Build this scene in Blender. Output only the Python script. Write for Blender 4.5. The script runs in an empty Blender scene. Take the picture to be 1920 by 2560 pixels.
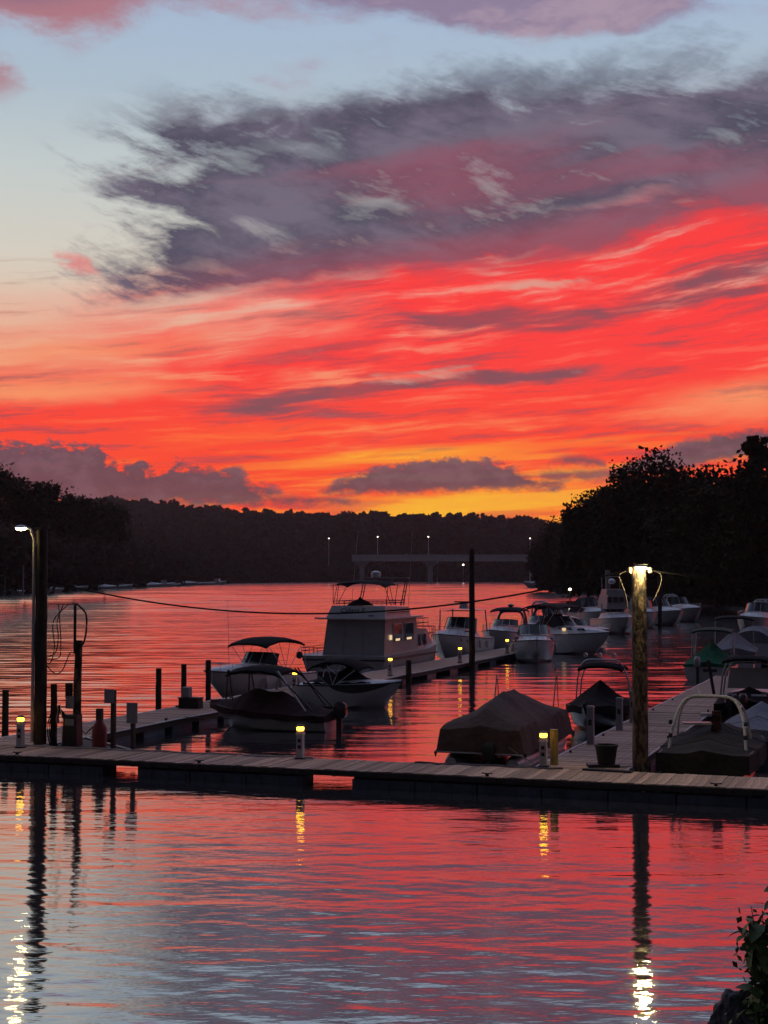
import bpy, math, random
import numpy as np
from mathutils import Vector, Matrix

# ------------------------------------------------------------------ camera
SC = bpy.context.scene
COL = SC.collection
FPX, CAM_Z = 3800.0, 6.3                  # focal length in photo pixels, eye height above the water
PITCH = math.atan(157 / FPX)
cam_data = bpy.data.cameras.new('camera')
cam_data.sensor_fit = 'HORIZONTAL'; cam_data.sensor_width = 36.0
cam_data.lens = 36.0 * FPX / 1920.0
cam_data.clip_start = 0.1; cam_data.clip_end = 8000
CAM = bpy.data.objects.new('camera', cam_data); COL.objects.link(CAM)
CAM.location = (0, 0, CAM_Z); CAM.rotation_euler = (math.pi / 2 + PITCH, 0, 0)
SC.camera = CAM
SC.view_settings.view_transform = 'Standard'
SC.view_settings.look = 'None'
SC.view_settings.exposure = 0.0
SC.view_settings.gamma = 1.0
SC.view_settings.use_curve_mapping = False
SC.render.engine = 'CYCLES'
cy = SC.cycles
cy.use_denoising = True
cy.use_adaptive_sampling = True; cy.adaptive_threshold = 0.02
cy.max_bounces = 6; cy.diffuse_bounces = 2; cy.glossy_bounces = 4; cy.transmission_bounces = 4; cy.transparent_max_bounces = 8
cy.sample_clamp_indirect = 6.0; cy.sample_clamp_direct = 0.0
cy.caustics_reflective = False; cy.caustics_refractive = False

def lin(r, g, b):
    f = lambda c: (c / 255 / 12.92) if c <= 10.31 else ((c / 255 + 0.055) / 1.055) ** 2.4
    return (f(r), f(g), f(b), 1.0)

# ------------------------------------------------------------------ sky (world)
W = bpy.data.worlds.new('World'); SC.world = W; W.use_nodes = True
NT = W.node_tree; NT.nodes.clear()

class X:
    """a float expression in a node tree"""
    tree = NT
    def __init__(self, s): self.s = s
    def _m(self, op, *o, clamp=False): return fm(op, self, *o, clamp=clamp)
    def __add__(a, b): return a._m('ADD', b)
    __radd__ = __add__
    def __sub__(a, b): return a._m('SUBTRACT', b)
    def __rsub__(a, b): return fm('SUBTRACT', b, a)
    def __mul__(a, b): return a._m('MULTIPLY', b)
    __rmul__ = __mul__
    def __truediv__(a, b): return a._m('DIVIDE', b)
    def pw(a, b): return a._m('POWER', b)
    def clamp(a): return a._m('ADD', 0.0, clamp=True)
    def mx(a, b): return a._m('MAXIMUM', b)
    def mn(a, b): return a._m('MINIMUM', b)
    def abs(a): return a._m('ABSOLUTE')

def plug(node, idx, v):
    if isinstance(v, X): X.tree.links.new(v.s, node.inputs[idx])
    elif hasattr(v, 'is_output'): X.tree.links.new(v, node.inputs[idx])
    else: node.inputs[idx].default_value = v
def fm(op, *a, clamp=False):
    n = X.tree.nodes.new('ShaderNodeMath'); n.operation = op; n.use_clamp = clamp
    for i, v in enumerate(a): plug(n, i, v)
    return X(n.outputs[0])
def ss(x, a, b, lo=0.0, hi=1.0):
    n = X.tree.nodes.new('ShaderNodeMapRange'); n.interpolation_type = 'SMOOTHSTEP'
    rev = a > b
    if rev: a, b, lo, hi = b, a, hi, lo
    for i, v in enumerate((x, a, b, lo, hi)): plug(n, i, v)
    return X(n.outputs[0])
def noise(x, y, detail=5, rough=0.55, dist=0.0, off=0.0):
    c = X.tree.nodes.new('ShaderNodeCombineXYZ'); plug(c, 0, x + off * 7.3); plug(c, 1, y + off * 3.1)
    n = X.tree.nodes.new('ShaderNodeTexNoise'); n.noise_dimensions = '2D'
    X.tree.links.new(c.outputs[0], n.inputs['Vector'])
    n.inputs['Scale'].default_value = 1.0; n.inputs['Detail'].default_value = detail
    n.inputs['Roughness'].default_value = rough; n.inputs['Distortion'].default_value = dist
    return X(n.outputs[0])
def mixc(f, a, b):
    n = X.tree.nodes.new('ShaderNodeMix'); n.data_type = 'RGBA'; n.clamp_factor = True
    plug(n, 0, f); plug(n, 6, a); plug(n, 7, b)
    return n.outputs[2]
def ramp(x, stops):
    n = X.tree.nodes.new('ShaderNodeValToRGB'); plug(n, 0, x)
    el = n.color_ramp.elements
    while len(el) < len(stops): el.new(0.5)
    for e_, (p_, c_) in zip(el, stops): e_.position = p_; e_.color = c_
    return n.outputs[0]
def vec2(x, y):
    c = X.tree.nodes.new('ShaderNodeCombineXYZ'); plug(c, 0, x); plug(c, 1, y)
    return c.outputs[0]
def vnoise(v, loc, scl, rot=0.0, detail=5, rough=0.55, dist=0.0, colour=False):
    m = X.tree.nodes.new('ShaderNodeMapping'); m.vector_type = 'POINT'
    plug(m, 0, v); m.inputs['Location'].default_value = (loc * 7.3, loc * 3.1, 0)
    m.inputs['Rotation'].default_value = (0, 0, rot); m.inputs['Scale'].default_value = (scl[0], scl[1], 1)
    n = X.tree.nodes.new('ShaderNodeTexNoise'); n.noise_dimensions = '2D'
    X.tree.links.new(m.outputs[0], n.inputs['Vector'])
    n.inputs['Scale'].default_value = 1.0; n.inputs['Detail'].default_value = detail
    n.inputs['Roughness'].default_value = rough; n.inputs['Distortion'].default_value = dist
    return X(n.outputs[1 if colour else 0])
tc = NT.nodes.new('ShaderNodeTexCoord')
sp = NT.nodes.new('ShaderNodeSeparateXYZ'); NT.links.new(tc.outputs['Generated'], sp.inputs[0])
dx, dy, dz = (X(sp.outputs[i]) for i in range(3))
az = fm('ARCTAN2', dx, dy)                       # 0 straight up the river
el_ = fm('ARCSINE', dz)
S = az * 3.8                                     # compass bearing and height above the horizon, both scaled
Ev = (el_ * 3.9).mx(0.0)
P0 = vec2(S, Ev)
# drifting coordinates
wa = vnoise(P0, 3.1, (1.6, 3.4), 0, 3, 0.55)
wf = vnoise(P0, 1.3, (8.0, 17.0), 0.2, 4, 0.62)
w1 = wa - 0.5; wfc = wf - 0.5
s = S + w1 * 0.20 + wfc * 0.06
e = Ev + w1 * 0.10 + wfc * 0.035
P = vec2(s, e)
slant = S.mx(-1.6).mn(1.6) * (Ev.mn(1.2) * 0.15 + 0.015)  # cirrus sheets climb to the right, the low ones lie flat
T0 = Ev - slant
T = e - slant
PT = vec2(S, T)
PF = vec2(S, T0 + w1 * 0.05 + wfc * 0.010)         # finer ripples lie almost straight
st1 = vnoise(PT, 0.4, (0.9, 7.0), 0, 4, 0.55)
st2 = vnoise(PF, 5.2, (2.6, 30.0), 0.0, 6, 0.62)
lump = vnoise(P, 7.7, (2.6, 6.0), -0.12, 6, 0.62)
wisp = vnoise(vec2(S * 0.92 - Ev * 0.38, Ev * 0.92 + S * 0.30 + w1 * 0.10), 2.2, (3.2, 15.0), 0, 6, 0.68)
def ell(cx, cy, rx, ry, rot=0.0, a=0.0, b=1.0, v=None):
    m = NT.nodes.new('ShaderNodeMapping'); m.vector_type = 'TEXTURE'
    plug(m, 0, P if v is None else v)
    m.inputs['Location'].default_value = ((cx - 960) / 1000.0, (1437 - cy) / 1000.0, 0)
    m.inputs['Rotation'].default_value = (0, 0, rot)
    m.inputs['Scale'].default_value = (rx / 1000.0, ry / 1000.0, 1)
    d = NT.nodes.new('ShaderNodeVectorMath'); d.operation = 'LENGTH'
    NT.links.new(m.outputs[0], d.inputs[0])
    return ss(X(d.outputs['Value']), b, a)
# clear sky: warm at the horizon, blue overhead
clear = ramp(Ev * (1 / 6.2), [
    (0.000, lin(255, 172, 40)), (0.020, lin(255, 150, 36)), (0.045, lin(255, 136, 62)), (0.078, lin(246, 166, 116)),
    (0.102, lin(228, 190, 162)), (0.128, lin(214, 206, 192)), (0.162, lin(196, 204, 203)), (0.196, lin(173, 190, 204)),
    (0.232, lin(163, 184, 211)), (0.50, lin(146, 162, 200)), (1.0, lin(130, 146, 190))])
col = mixc(ell(1200, 1300, 560, 250, 0, 0, 1, P0) * 0.8, clear, lin(255, 200, 52))
# salmon veil on the left, between the red sheets and the clear sky
veil = ss(T0 + w1 * 0.16, 0.88, 0.52) * ss(Ev, 0.06, 0.3)
col = mixc(veil * ss(st1 * 0.55 + st2 * 0.45, 0.36, 0.58) * 0.85, col, lin(240, 118, 96))
# red cirrus sheets
mixst = st1 * 0.62 + st2 * 0.38
redband = ss(T + (st1 - 0.5) * 0.20, 0.90, 0.77) * ss(Ev + wfc * 0.05 + (st2 - 0.5) * 0.35, 0.06, 0.20)
left = ss(S + w1 * 0.9 - Ev * 0.6, -1.20, -0.40)
low = ss(Ev + wfc * 0.05, 0.56, 0.38)
red = redband * (ss(mixst, 0.34, 0.50) * 0.55 + 0.45) * (left + low * 0.9 + 0.10).mn(1.0)
redcol = mixc(ss(Ev, 0.62, 0.16), lin(252, 58, 58), lin(255, 72, 40))
redcol = mixc(ss(st2, 0.52, 0.68) * 0.60, redcol, lin(196, 64, 74))
redcol = mixc(ss(st2, 0.46, 0.34) * 0.45, redcol, mixc(ss(Ev, 0.5, 0.3), lin(255, 104, 84), lin(255, 120, 48)))
col = mixc(red, col, redcol)
# yellow gaps low above the hills
gap = ss(vnoise(vec2(S, Ev - S * 0.06), 4.4, (1.1, 20.0), 0, 3, 0.5), 0.50, 0.63) * ss(Ev, 0.44, 0.16) * ss(S, -0.7, 0.10)
col = mixc(gap * 0.9, col, lin(255, 172, 52))
glow = ell(1150, 1262, 460, 46, 0, 0.1, 1, P0) + ell(1010, 1128, 330, 22, 0.05, 0.1, 1, P0) * 0.8
col = mixc((glow * (0.55 + ss(st2, 0.55, 0.42) * 0.6)).mn(1.0), col, lin(255, 186, 44))
peach = ell(1850, 1000, 380, 75, 0.12) + ell(60, 985, 600, 52, 0.05) + ell(250, 860, 420, 40, 0.1) * 0.6
col = mixc(peach.mn(1.0) * 0.8, col, lin(250, 154, 104))
# grey-mauve streaks inside the red
gs = (ell(1180, 795, 520, 66, 0.07) + ell(800, 968, 560, 62, 0.15) + ell(1840, 690, 430, 62, 0.12) + ell(1330, 925, 300, 34, 0.1)
      + ell(1640, 752, 380, 30, 0.1) * 0.8)
gs = ss(gs * 0.95 + (st1 - 0.5) * 0.7 + (st2 - 0.5) * 2.2, 0.12, 0.95) * ss(T0, 0.98, 0.82) * ss(Ev, 0.2, 0.34)
col = mixc(gs * 0.9, col, mixc(ss(lump, 0.4, 0.62), lin(112, 76, 90), lin(150, 70, 82)))
wh = ss(ell(1060, 918, 260, 34, 0.08) + ell(1330, 700, 300, 36, 0.05) + (wisp - 0.5) * 1.6 + (st2 - 0.5) * 1.6, 0.40, 1.25) * ss(T0, 0.9, 0.75)
col = mixc(wh * 0.75, col, lin(214, 168, 150))
# the big mauve cloud bank
top_edge = ss(e - ss(S, -0.75, 0.55) * 0.10 + (lump - 0.5) * 0.26 + (wisp - 0.5) * 0.16, 1.23, 1.06)
low_edge = ss(T + (st1 - 0.5) * 0.10 + (lump - 0.5) * 0.06, 0.715, 0.81)
left_edge = ss(s + (lump - 0.5) * 0.45 + (wisp - 0.5) * 0.45, -0.76, -0.50)
bank = top_edge * low_edge * left_edge
holes = (ell(760, 365, 330, 62, -0.12) + ell(640, 560, 260, 66, -0.1) + ell(940, 500, 270, 48, -0.16) + ell(560, 655, 240, 40, -0.1)
         + ell(1570, 505, 400, 48, 0.10) + ell(450, 430, 190, 80, -0.2) * 0.8 + ell(930, 600, 330, 42, 0.02) * 0.7)
hol = ss(holes * 0.80 + (wisp - 0.5) * 1.7 + (lump - 0.5) * 0.3, 0.15, 1.55)
bank = (bank * (1.0 - hol * 0.62) * (0.72 + 0.50 * ss(lump * 0.45 + wisp * 0.55, 0.32, 0.54))).mn(1.0)
bcol = mixc(ss(lump * 0.7 + wisp * 0.3, 0.38, 0.62), lin(78, 75, 94), lin(112, 104, 122))
warm = ell(1150, 420, 640, 100, 0.05) + ell(1130, 490, 420, 80, 0.10) + ell(1700, 420, 480, 80, 0.12)
bcol = mixc(ss(warm * 0.8 + (st1 - 0.5) * 1.5 + (st2 - 0.5) * 0.8, 0.05, 1.1) * 0.72, bcol, lin(144, 78, 96))
bcol = mixc(ss(T0 + (st1 - 0.5) * 0.15, 0.90, 0.74) * 0.8 * ss(S, -0.8, -0.1), bcol, lin(164, 64, 80))
col = mixc(bank, col, bcol)
# high clouds at the top of the view and overhead
hi = ell(100, 30, 700, 150, 0.12) + ell(1130, 10, 760, 110, -0.04) + ell(20, 215, 130, 80) * 0.8 + ell(1500, 50, 520, 70, -0.03) * 0.8
over = vnoise(P0, 11.0, (0.55, 1.1), 0, 3, 0.6)
hi = (ss(hi + (lump - 0.5) * 1.3 + (wisp - 0.5) * 0.5, 0.12, 0.72) * ss(Ev, 1.08, 1.26)).mx(ss(over, 0.50, 0.66) * ss(Ev, 1.45, 1.9) * 0.8)
hicol = mixc(ss(S, -0.8, -0.1), lin(174, 108, 116), mixc(ss(lump, 0.42, 0.6), lin(138, 118, 146), lin(168, 142, 160)))
hicol = mixc(ell(60, 0, 420, 90, 0.1) * 0.9, hicol, lin(120, 90, 118))
col = mixc(hi * 0.9, col, hicol)
col = mixc(ss(ell(235, 640, 130, 36, -0.25) + wfc, 0.3, 0.9) * 0.7, col, lin(232, 128, 124))
# low cumulus with crisp lit rims
c1 = vnoise(P0, 6.1, (5.2, 9.0), 0, 5, 0.62) - 0.5
c2 = vnoise(P0, 8.8, (17.0, 30.0), 0, 5, 0.66) - 0.5
def cumulus(cx, base, rx, ht, rot=0.0, rag=1.0):
    u = S - (cx - 960) / 1000.0
    v = Ev - u * rot - (1437 - base) / 1000.0
    q = u * (1000.0 / rx)
    prof = (1.0 - q * q).mx(0.0)
    h = prof.pw(0.8) * (ht / 1000.0) + rough_top * prof.pw(0.5) * (ht / 110.0 * rag)
    return ss(h - v, -0.006, 0.018) * ss(v + c2 * 0.05 + c1 * 0.03, -0.020, 0.006) * ss(prof, 0.0, 0.10)
rough_top = c1 * 0.15 + c2 * 0.07
cu = (cumulus(120, 1248, 620, 132, 0.0, 1.25).mx(cumulus(1100, 1216, 320, 64, 0.03, 1.7).mx(cumulus(1380, 1190, 220, 24, 0.05, 1.5) * 0.85)).mx(cumulus(1880, 1128, 380, 62, 0.16))
      .mx(cumulus(640, 1252, 270, 26, 0.02)).mx(cumulus(1440, 1150, 75, 22) * 0.9).mx(cumulus(1440, 1186, 170, 22, 0.06) * 0.7)
      .mx(cumulus(2700, 1200, 500, 140)).mx(cumulus(-900, 1240, 700, 150)))
cucol = mixc(ss(Ev + c1 * 0.1, 0.16, 0.32), lin(94, 68, 80), lin(80, 71, 88))
cucol = mixc(ss(c1 + c2 * 0.8, 0.0, 0.20) * 0.75, cucol, lin(106, 84, 98))
cucol = mixc(ss(c1 * 0.8 + c2, -0.02, -0.22) * 0.6, cucol, lin(74, 62, 78))
col = mixc(cu * 0.93, col, cucol)
# away from the sunset the evening sky is dim
sunward = dy * 1.0                                # the sun went down straight up the river
dim = (ss(sunward, -0.38, 0.40) * 0.88 + 0.12) * ss(el_, -0.05, -0.005, 0.05, 1.0)
dull = mixc(ss(sunward, 0.70, 0.0) * 0.75, col, lin(120, 130, 162))
nish = NT.nodes.new('ShaderNodeTexSky'); nish.sky_type = 'NISHITA'; nish.sun_disc = False
nish.sun_elevation = math.radians(-1.0); nish.sun_rotation = math.radians(4.0)
bg = NT.nodes.new('ShaderNodeBackground'); plug(bg, 0, dull); plug(bg, 1, dim)
bg2 = NT.nodes.new('ShaderNodeBackground'); plug(bg2, 0, nish.outputs[0]); bg2.inputs[1].default_value = 0.012
ad = NT.nodes.new('ShaderNodeAddShader'); NT.links.new(bg.outputs[0], ad.inputs[0]); NT.links.new(bg2.outputs[0], ad.inputs[1])
wo = NT.nodes.new('ShaderNodeOutputWorld'); NT.links.new(ad.outputs[0], wo.inputs[0])
W.cycles.sampling_method = 'MANUAL'; W.cycles.sample_map_resolution = 1024
# ------------------------------------------------------------------ helpers
random.seed(7); RNG = np.random.default_rng(7)
YAW = math.radians(19.3)
UX, UY = math.sin(YAW), math.cos(YAW)            # along the finger docks, away from the viewer
VX, VY = math.cos(YAW), -math.sin(YAW)           # along the front dock, to the right
def ground(px, py, z=0.0):
    """the point at height z that the photograph shows at pixel (px, py)"""
    x = (px - 960) / FPX; q = -(py - 1280) / FPX
    d = (x, math.cos(PITCH) - q * math.sin(PITCH), math.sin(PITCH) + q * math.cos(PITCH))
    t = (z - CAM_Z) / d[2]
    return (d[0] * t, d[1] * t)
ORG = ground(960, 1930, 0.5)
DECK = 0.5
def D(a, b, z=0.0): return Vector((ORG[0] + UX * a + VX * b, ORG[1] + UY * a + VY * b, z))

class MB:
    """collects faces for one mesh"""
    def __init__(self): self.V = []; self.F = []
    def add(self, vs, fs):
        o = len(self.V); self.V += [tuple(v) for v in vs]; self.F += [tuple(i + o for i in f) for f in fs]; return self
    def box(self, c, s, rz=0.0, taper=1.0, rx=0.0, ry=0.0):
        x, y, z = s[0] / 2, s[1] / 2, s[2] / 2
        vs = [Vector((i * x * (taper if k > 0 else 1), j * y * (taper if k > 0 else 1), k * z)) for k in (-1, 1) for j in (-1, 1) for i in (-1, 1)]
        M = Matrix.Rotation(rz, 3, 'Z') @ Matrix.Rotation(ry, 3, 'Y') @ Matrix.Rotation(rx, 3, 'X')
        vs = [M @ v + Vector(c) for v in vs]
        return self.add(vs, [(0, 2, 3, 1), (4, 5, 7, 6), (0, 1, 5, 4), (2, 6, 7, 3), (0, 4, 6, 2), (1, 3, 7, 5)])
    def grid(self, rows, closed=False):
        n = len(rows[0]); vs = [p for r in rows for p in r]; fs = []
        for i in range(len(rows) - 1):
            for j in range(n if closed else n - 1):
                k = (j + 1) % n
                fs.append((i * n + j, i * n + k, (i + 1) * n + k, (i + 1) * n + j))
        return self.add(vs, fs)
    def tube(self, path, r, n=6, cap=True):
        path = [Vector(p) for p in path]; rows = []
        for i, p in enumerate(path):
            d = (path[min(i + 1, len(path) - 1)] - path[max(i - 1, 0)])
            d = d.normalized() if d.length > 1e-9 else Vector((0, 0, 1))
            a = d.cross(Vector((0, 0, 1)))
            if a.length < 0.05: a = d.cross(Vector((1, 0, 0)))
            a.normalize(); b = d.cross(a)
            ri = r[i] if isinstance(r, (list, tuple)) else r
            rows.append([p + (a * math.cos(2 * math.pi * k / n) + b * math.sin(2 * math.pi * k / n)) * ri for k in range(n)])
        o = len(self.V); self.grid(rows, True)
        if cap:
            self.F.append(tuple(o + k for k in range(n)))
            self.F.append(tuple(o + (len(rows) - 1) * n + k for k in reversed(range(n))))
        return self
    def lathe(self, prof, n=12, c=(0, 0, 0)):
        rows = [[(c[0] + r * math.cos(2 * math.pi * k / n), c[1] + r * math.sin(2 * math.pi * k / n), c[2] + z) for k in range(n)] for r, z in prof]
        o = len(self.V); self.grid(rows, True)
        self.F.append(tuple(o + k for k in reversed(range(n)))); self.F.append(tuple(o + (len(rows) - 1) * n + k for k in range(n)))
        return self
    def mesh(self, name, mat, smooth=None):
        me = bpy.data.meshes.new(name); me.from_pydata(self.V, [], self.F); me.update()
        me.materials.append(mat)
        if smooth:
            me.polygons.foreach_set('use_smooth', [True] * len(me.polygons)); me.set_sharp_from_angle(angle=math.radians(smooth))
        return me
    def build(self, name, mat, parent=None, smooth=None, **kw):
        return link(name, self.mesh(name, mat, smooth), parent, **kw)

def link(name, me, parent=None, loc=None, rz=None, label=None, cat=None, group=None, kind=None):
    o = bpy.data.objects.new(name, me); COL.objects.link(o)
    if parent is not None: o.parent = parent
    if loc is not None: o.location = loc
    if rz is not None: o.rotation_euler = (0, 0, rz)
    tag(o, label, cat, group, kind)
    return o
def tag(o, label=None, cat=None, group=None, kind=None):
    if label: o['label'] = label
    if cat: o['category'] = cat
    if group: o['group'] = group
    if kind: o['kind'] = kind
    return o
def curvy(pts, k=5):
    pts = [Vector(p) for p in pts]; out = []
    for i in range(len(pts) - 1):
        p0, p1, p2, p3 = pts[max(i - 1, 0)], pts[i], pts[i + 1], pts[min(i + 2, len(pts) - 1)]
        for j in range(k):
            t = j / k; out.append(0.5 * ((2 * p1) + (p2 - p0) * t + (2 * p0 - 5 * p1 + 4 * p2 - p3) * t * t + (3 * p1 - p0 - 3 * p2 + p3) * t ** 3))
    return out + [pts[-1]]
def thing(name, label, cat, loc, rz=0.0, group=None):
    o = bpy.data.objects.new(name, None); COL.objects.link(o); o.empty_display_size = 0.2
    o.location = loc; o.rotation_euler = (0, 0, rz)
    return tag(o, label, cat, group)
def copy_tree(o, parent=None):
    c = o.copy(); COL.objects.link(c); c.parent = parent
    for ch in list(o.children): copy_tree(ch, c)
    return c
def np_mesh(name, V, nper, mat, smooth=False):
    """mesh of separate n-gons: V has shape (faces, nper, 3)"""
    n = V.shape[0]; me = bpy.data.meshes.new(name)
    me.vertices.add(n * nper); me.vertices.foreach_set('co', V.astype(np.float32).ravel())
    me.loops.add(n * nper); me.loops.foreach_set('vertex_index', np.arange(n * nper, dtype=np.int32))
    me.polygons.add(n); me.polygons.foreach_set('loop_start', np.arange(0, n * nper, nper, dtype=np.int32))
    me.polygons.foreach_set('loop_total', np.full(n, nper, dtype=np.int32))
    me.update(calc_edges=True); me.materials.append(mat)
    return me

# ------------------------------------------------------------------ materials
def mat(name, c, rough=0.6, metal=0.0, var=0.3, scale=3.0, bump=0.0, bscale=30.0, stretch=(1, 1, 1), emit=None, rnd=0.0, spec=0.5, c2=None, band=(0.3, 0.7)):
    m = bpy.data.materials.new(name); m.use_nodes = True; t = m.node_tree; b = t.nodes['Principled BSDF']
    b.inputs['Roughness'].default_value = rough; b.inputs['Metallic'].default_value = metal
    b.inputs['Specular IOR Level'].default_value = spec
    tcn = t.nodes.new('ShaderNodeTexCoord'); mp = t.nodes.new('ShaderNodeMapping'); mp.inputs['Scale'].default_value = stretch
    t.links.new(tcn.outputs['Object'], mp.inputs[0])
    n = t.nodes.new('ShaderNodeTexNoise'); n.inputs['Scale'].default_value = scale; n.inputs['Detail'].default_value = 4; n.inputs['Roughness'].default_value = 0.65
    t.links.new(mp.outputs[0], n.inputs['Vector'])
    r = t.nodes.new('ShaderNodeValToRGB'); lo = c2 or [x * (1 - var) for x in c]; hi = [min(1, x * (1 + var * 0.6)) for x in c]
    r.color_ramp.elements[0].color = (*lo, 1); r.color_ramp.elements[1].color = (*hi, 1)
    r.color_ramp.elements[0].position = band[0]; r.color_ramp.elements[1].position = band[1]
    t.links.new(n.outputs[0], r.inputs[0]); out = r.outputs[0]
    if rnd:
        oi = t.nodes.new('ShaderNodeObjectInfo'); hs = t.nodes.new('ShaderNodeHueSaturation')
        mr = t.nodes.new('ShaderNodeMapRange'); mr.inputs[3].default_value = 1 - rnd; mr.inputs[4].default_value = 1 + rnd
        t.links.new(oi.outputs['Random'], mr.inputs[0]); t.links.new(mr.outputs[0], hs.inputs['Value']); t.links.new(out, hs.inputs['Color']); out = hs.outputs[0]
    t.links.new(out, b.inputs['Base Color'])
    if bump:
        n2 = t.nodes.new('ShaderNodeTexNoise'); n2.inputs['Scale'].default_value = bscale; n2.inputs['Detail'].default_value = 3
        t.links.new(mp.outputs[0], n2.inputs['Vector'])
        bp = t.nodes.new('ShaderNodeBump'); bp.inputs['Strength'].default_value = bump; bp.inputs['Distance'].default_value = 0.02 if bscale > 8 else 0.10
        t.links.new(n2.outputs[0], bp.inputs['Height']); t.links.new(bp.outputs[0], b.inputs['Normal'])
    if emit:
        b.inputs['Emission Color'].default_value = (*emit[0], 1); b.inputs['Emission Strength'].default_value = emit[1]
    return m
M = {}
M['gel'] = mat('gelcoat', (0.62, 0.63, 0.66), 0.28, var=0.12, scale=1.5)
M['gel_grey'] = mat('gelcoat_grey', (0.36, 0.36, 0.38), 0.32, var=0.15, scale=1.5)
M['gel_dark'] = mat('gelcoat_dark', (0.03, 0.028, 0.035), 0.25, var=0.2)
M['bottom'] = mat('antifouling', (0.07, 0.06, 0.06), 0.8, var=0.4)
M['glass'] = mat('tinted_glass', (0.035, 0.04, 0.05), 0.06, var=0.1)
M['black_canvas'] = mat('black_canvas', (0.012, 0.011, 0.014), 0.95, var=0.3, bump=0.3, spec=0.15)
M['navy_canvas'] = mat('navy_canvas', (0.016, 0.016, 0.028), 0.95, var=0.3, bump=0.3, spec=0.15)
M['maroon_canvas'] = mat('maroon_canvas', (0.055, 0.026, 0.030), 0.95, var=0.4, bump=0.4, bscale=8, spec=0.15)
M['brown_tarp'] = mat('brown_tarp', (0.115, 0.075, 0.068), 0.92, var=0.35, scale=1.2, bump=0.5, bscale=5, spec=0.2)
M['dark_tarp'] = mat('dark_tarp', (0.036, 0.033, 0.034), 0.95, var=0.4, scale=1.2, bump=0.5, bscale=5, spec=0.15)
M['green_tarp'] = mat('green_tarp', (0.008, 0.11, 0.055), 0.9, var=0.4, bump=0.4, bscale=6, spec=0.2)
M['green_canvas'] = mat('dark_green_canvas', (0.016, 0.035, 0.024), 0.9, var=0.3)
M['grey_tarp'] = mat('grey_tarp', (0.22, 0.22, 0.26), 0.9, var=0.25, scale=1.5, bump=0.5, bscale=5, spec=0.2)
M['steel'] = mat('polished_steel', (0.62, 0.63, 0.66), 0.3, 0.9, var=0.1)
M['alu'] = mat('brushed_aluminium', (0.60, 0.61, 0.66), 0.42, 0.35, var=0.15)
M['dark_metal'] = mat('dark_metal', (0.03, 0.03, 0.035), 0.5, 0.4, var=0.2)
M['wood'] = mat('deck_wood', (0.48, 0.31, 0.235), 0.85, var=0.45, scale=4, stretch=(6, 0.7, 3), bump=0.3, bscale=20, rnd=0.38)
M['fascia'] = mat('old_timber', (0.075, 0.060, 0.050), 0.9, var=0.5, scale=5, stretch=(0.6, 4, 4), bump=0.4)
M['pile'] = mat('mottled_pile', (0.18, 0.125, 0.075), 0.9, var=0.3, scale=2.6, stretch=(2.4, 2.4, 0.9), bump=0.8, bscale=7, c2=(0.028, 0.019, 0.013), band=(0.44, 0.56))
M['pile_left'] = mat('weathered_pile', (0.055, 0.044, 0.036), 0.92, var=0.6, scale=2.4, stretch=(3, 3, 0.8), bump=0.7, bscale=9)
M['pile_dark'] = mat('dark_pile', (0.050, 0.038, 0.032), 0.95, var=0.5, scale=4, stretch=(3, 3, 0.6), bump=0.5)
M['float'] = mat('float_plastic', (0.10, 0.12, 0.16), 0.55, var=0.5, scale=2)
M['pvc'] = mat('white_pvc', (0.55, 0.54, 0.55), 0.5, var=0.25)
M['box_grey'] = mat('painted_grey', (0.30, 0.31, 0.34), 0.5, var=0.25, scale=8)
M['red'] = mat('faded_red_paint', (0.22, 0.028, 0.028), 0.6, var=0.4)
M['yellow'] = mat('yellow_paint', (0.26, 0.21, 0.07), 0.6, var=0.3)
M['rubber'] = mat('black_rubber', (0.015, 0.015, 0.016), 0.75, var=0.3)
M['rope'] = mat('rope', (0.16, 0.13, 0.10), 0.95, var=0.3)
M['rope_dark'] = mat('dark_cable', (0.012, 0.010, 0.012), 0.9, var=0.3)
M['sign'] = mat('sign_face', (0.36, 0.36, 0.40), 0.6, var=0.25, scale=7)
M['flag_red'] = mat('flag_red', (0.28, 0.02, 0.03), 0.9)
M['flag_white'] = mat('flag_white', (0.5, 0.48, 0.48), 0.9)
M['flag_blue'] = mat('flag_blue', (0.02, 0.03, 0.12), 0.9)
M['amber'] = mat('amber_lens', (0.9, 0.6, 0.1), 0.4, emit=((1.0, 0.45, 0.030), 9.0), var=0.05)
M['lamp'] = mat('lamp_lens', (0.9, 0.85, 0.6), 0.4, emit=((1.0, 0.80, 0.38), 480.0), var=0.05)
M['lamp_left'] = mat('left_lamp_lens', (0.9, 0.85, 0.6), 0.4, emit=((1.0, 0.74, 0.26), 105.0), var=0.05)
M['far_lamp'] = mat('far_lamp', (0.9, 0.9, 0.8), 0.4, emit=((1.0, 0.88, 0.66), 7.0), var=0.05)
M['cabin_lamp'] = mat('cabin_lamp', (0.9, 0.8, 0.6), 0.4, emit=((1.0, 0.70, 0.36), 0.8), var=0.05)
M['concrete'] = mat('bridge_concrete', (0.62, 0.61, 0.66), 0.85, var=0.2, scale=0.2)
M['parapet'] = mat('pale_parapet', (0.80, 0.80, 0.84), 0.7, var=0.1, scale=0.2)
M['leaf'] = mat('foliage', (0.055, 0.055, 0.030), 0.8, var=0.6, scale=0.25, rnd=0.2, spec=0.05)
M['leaf_far'] = mat('far_foliage', (0.048, 0.042, 0.030), 1.0, var=0.5, scale=0.06, spec=0.0)
M['leaf_near'] = mat('shrub_leaf', (0.13, 0.19, 0.055), 0.6, var=0.5, scale=6, rnd=0.45, spec=0.35)
M['bark'] = mat('bark', (0.06, 0.045, 0.035), 0.95, var=0.4)
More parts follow.
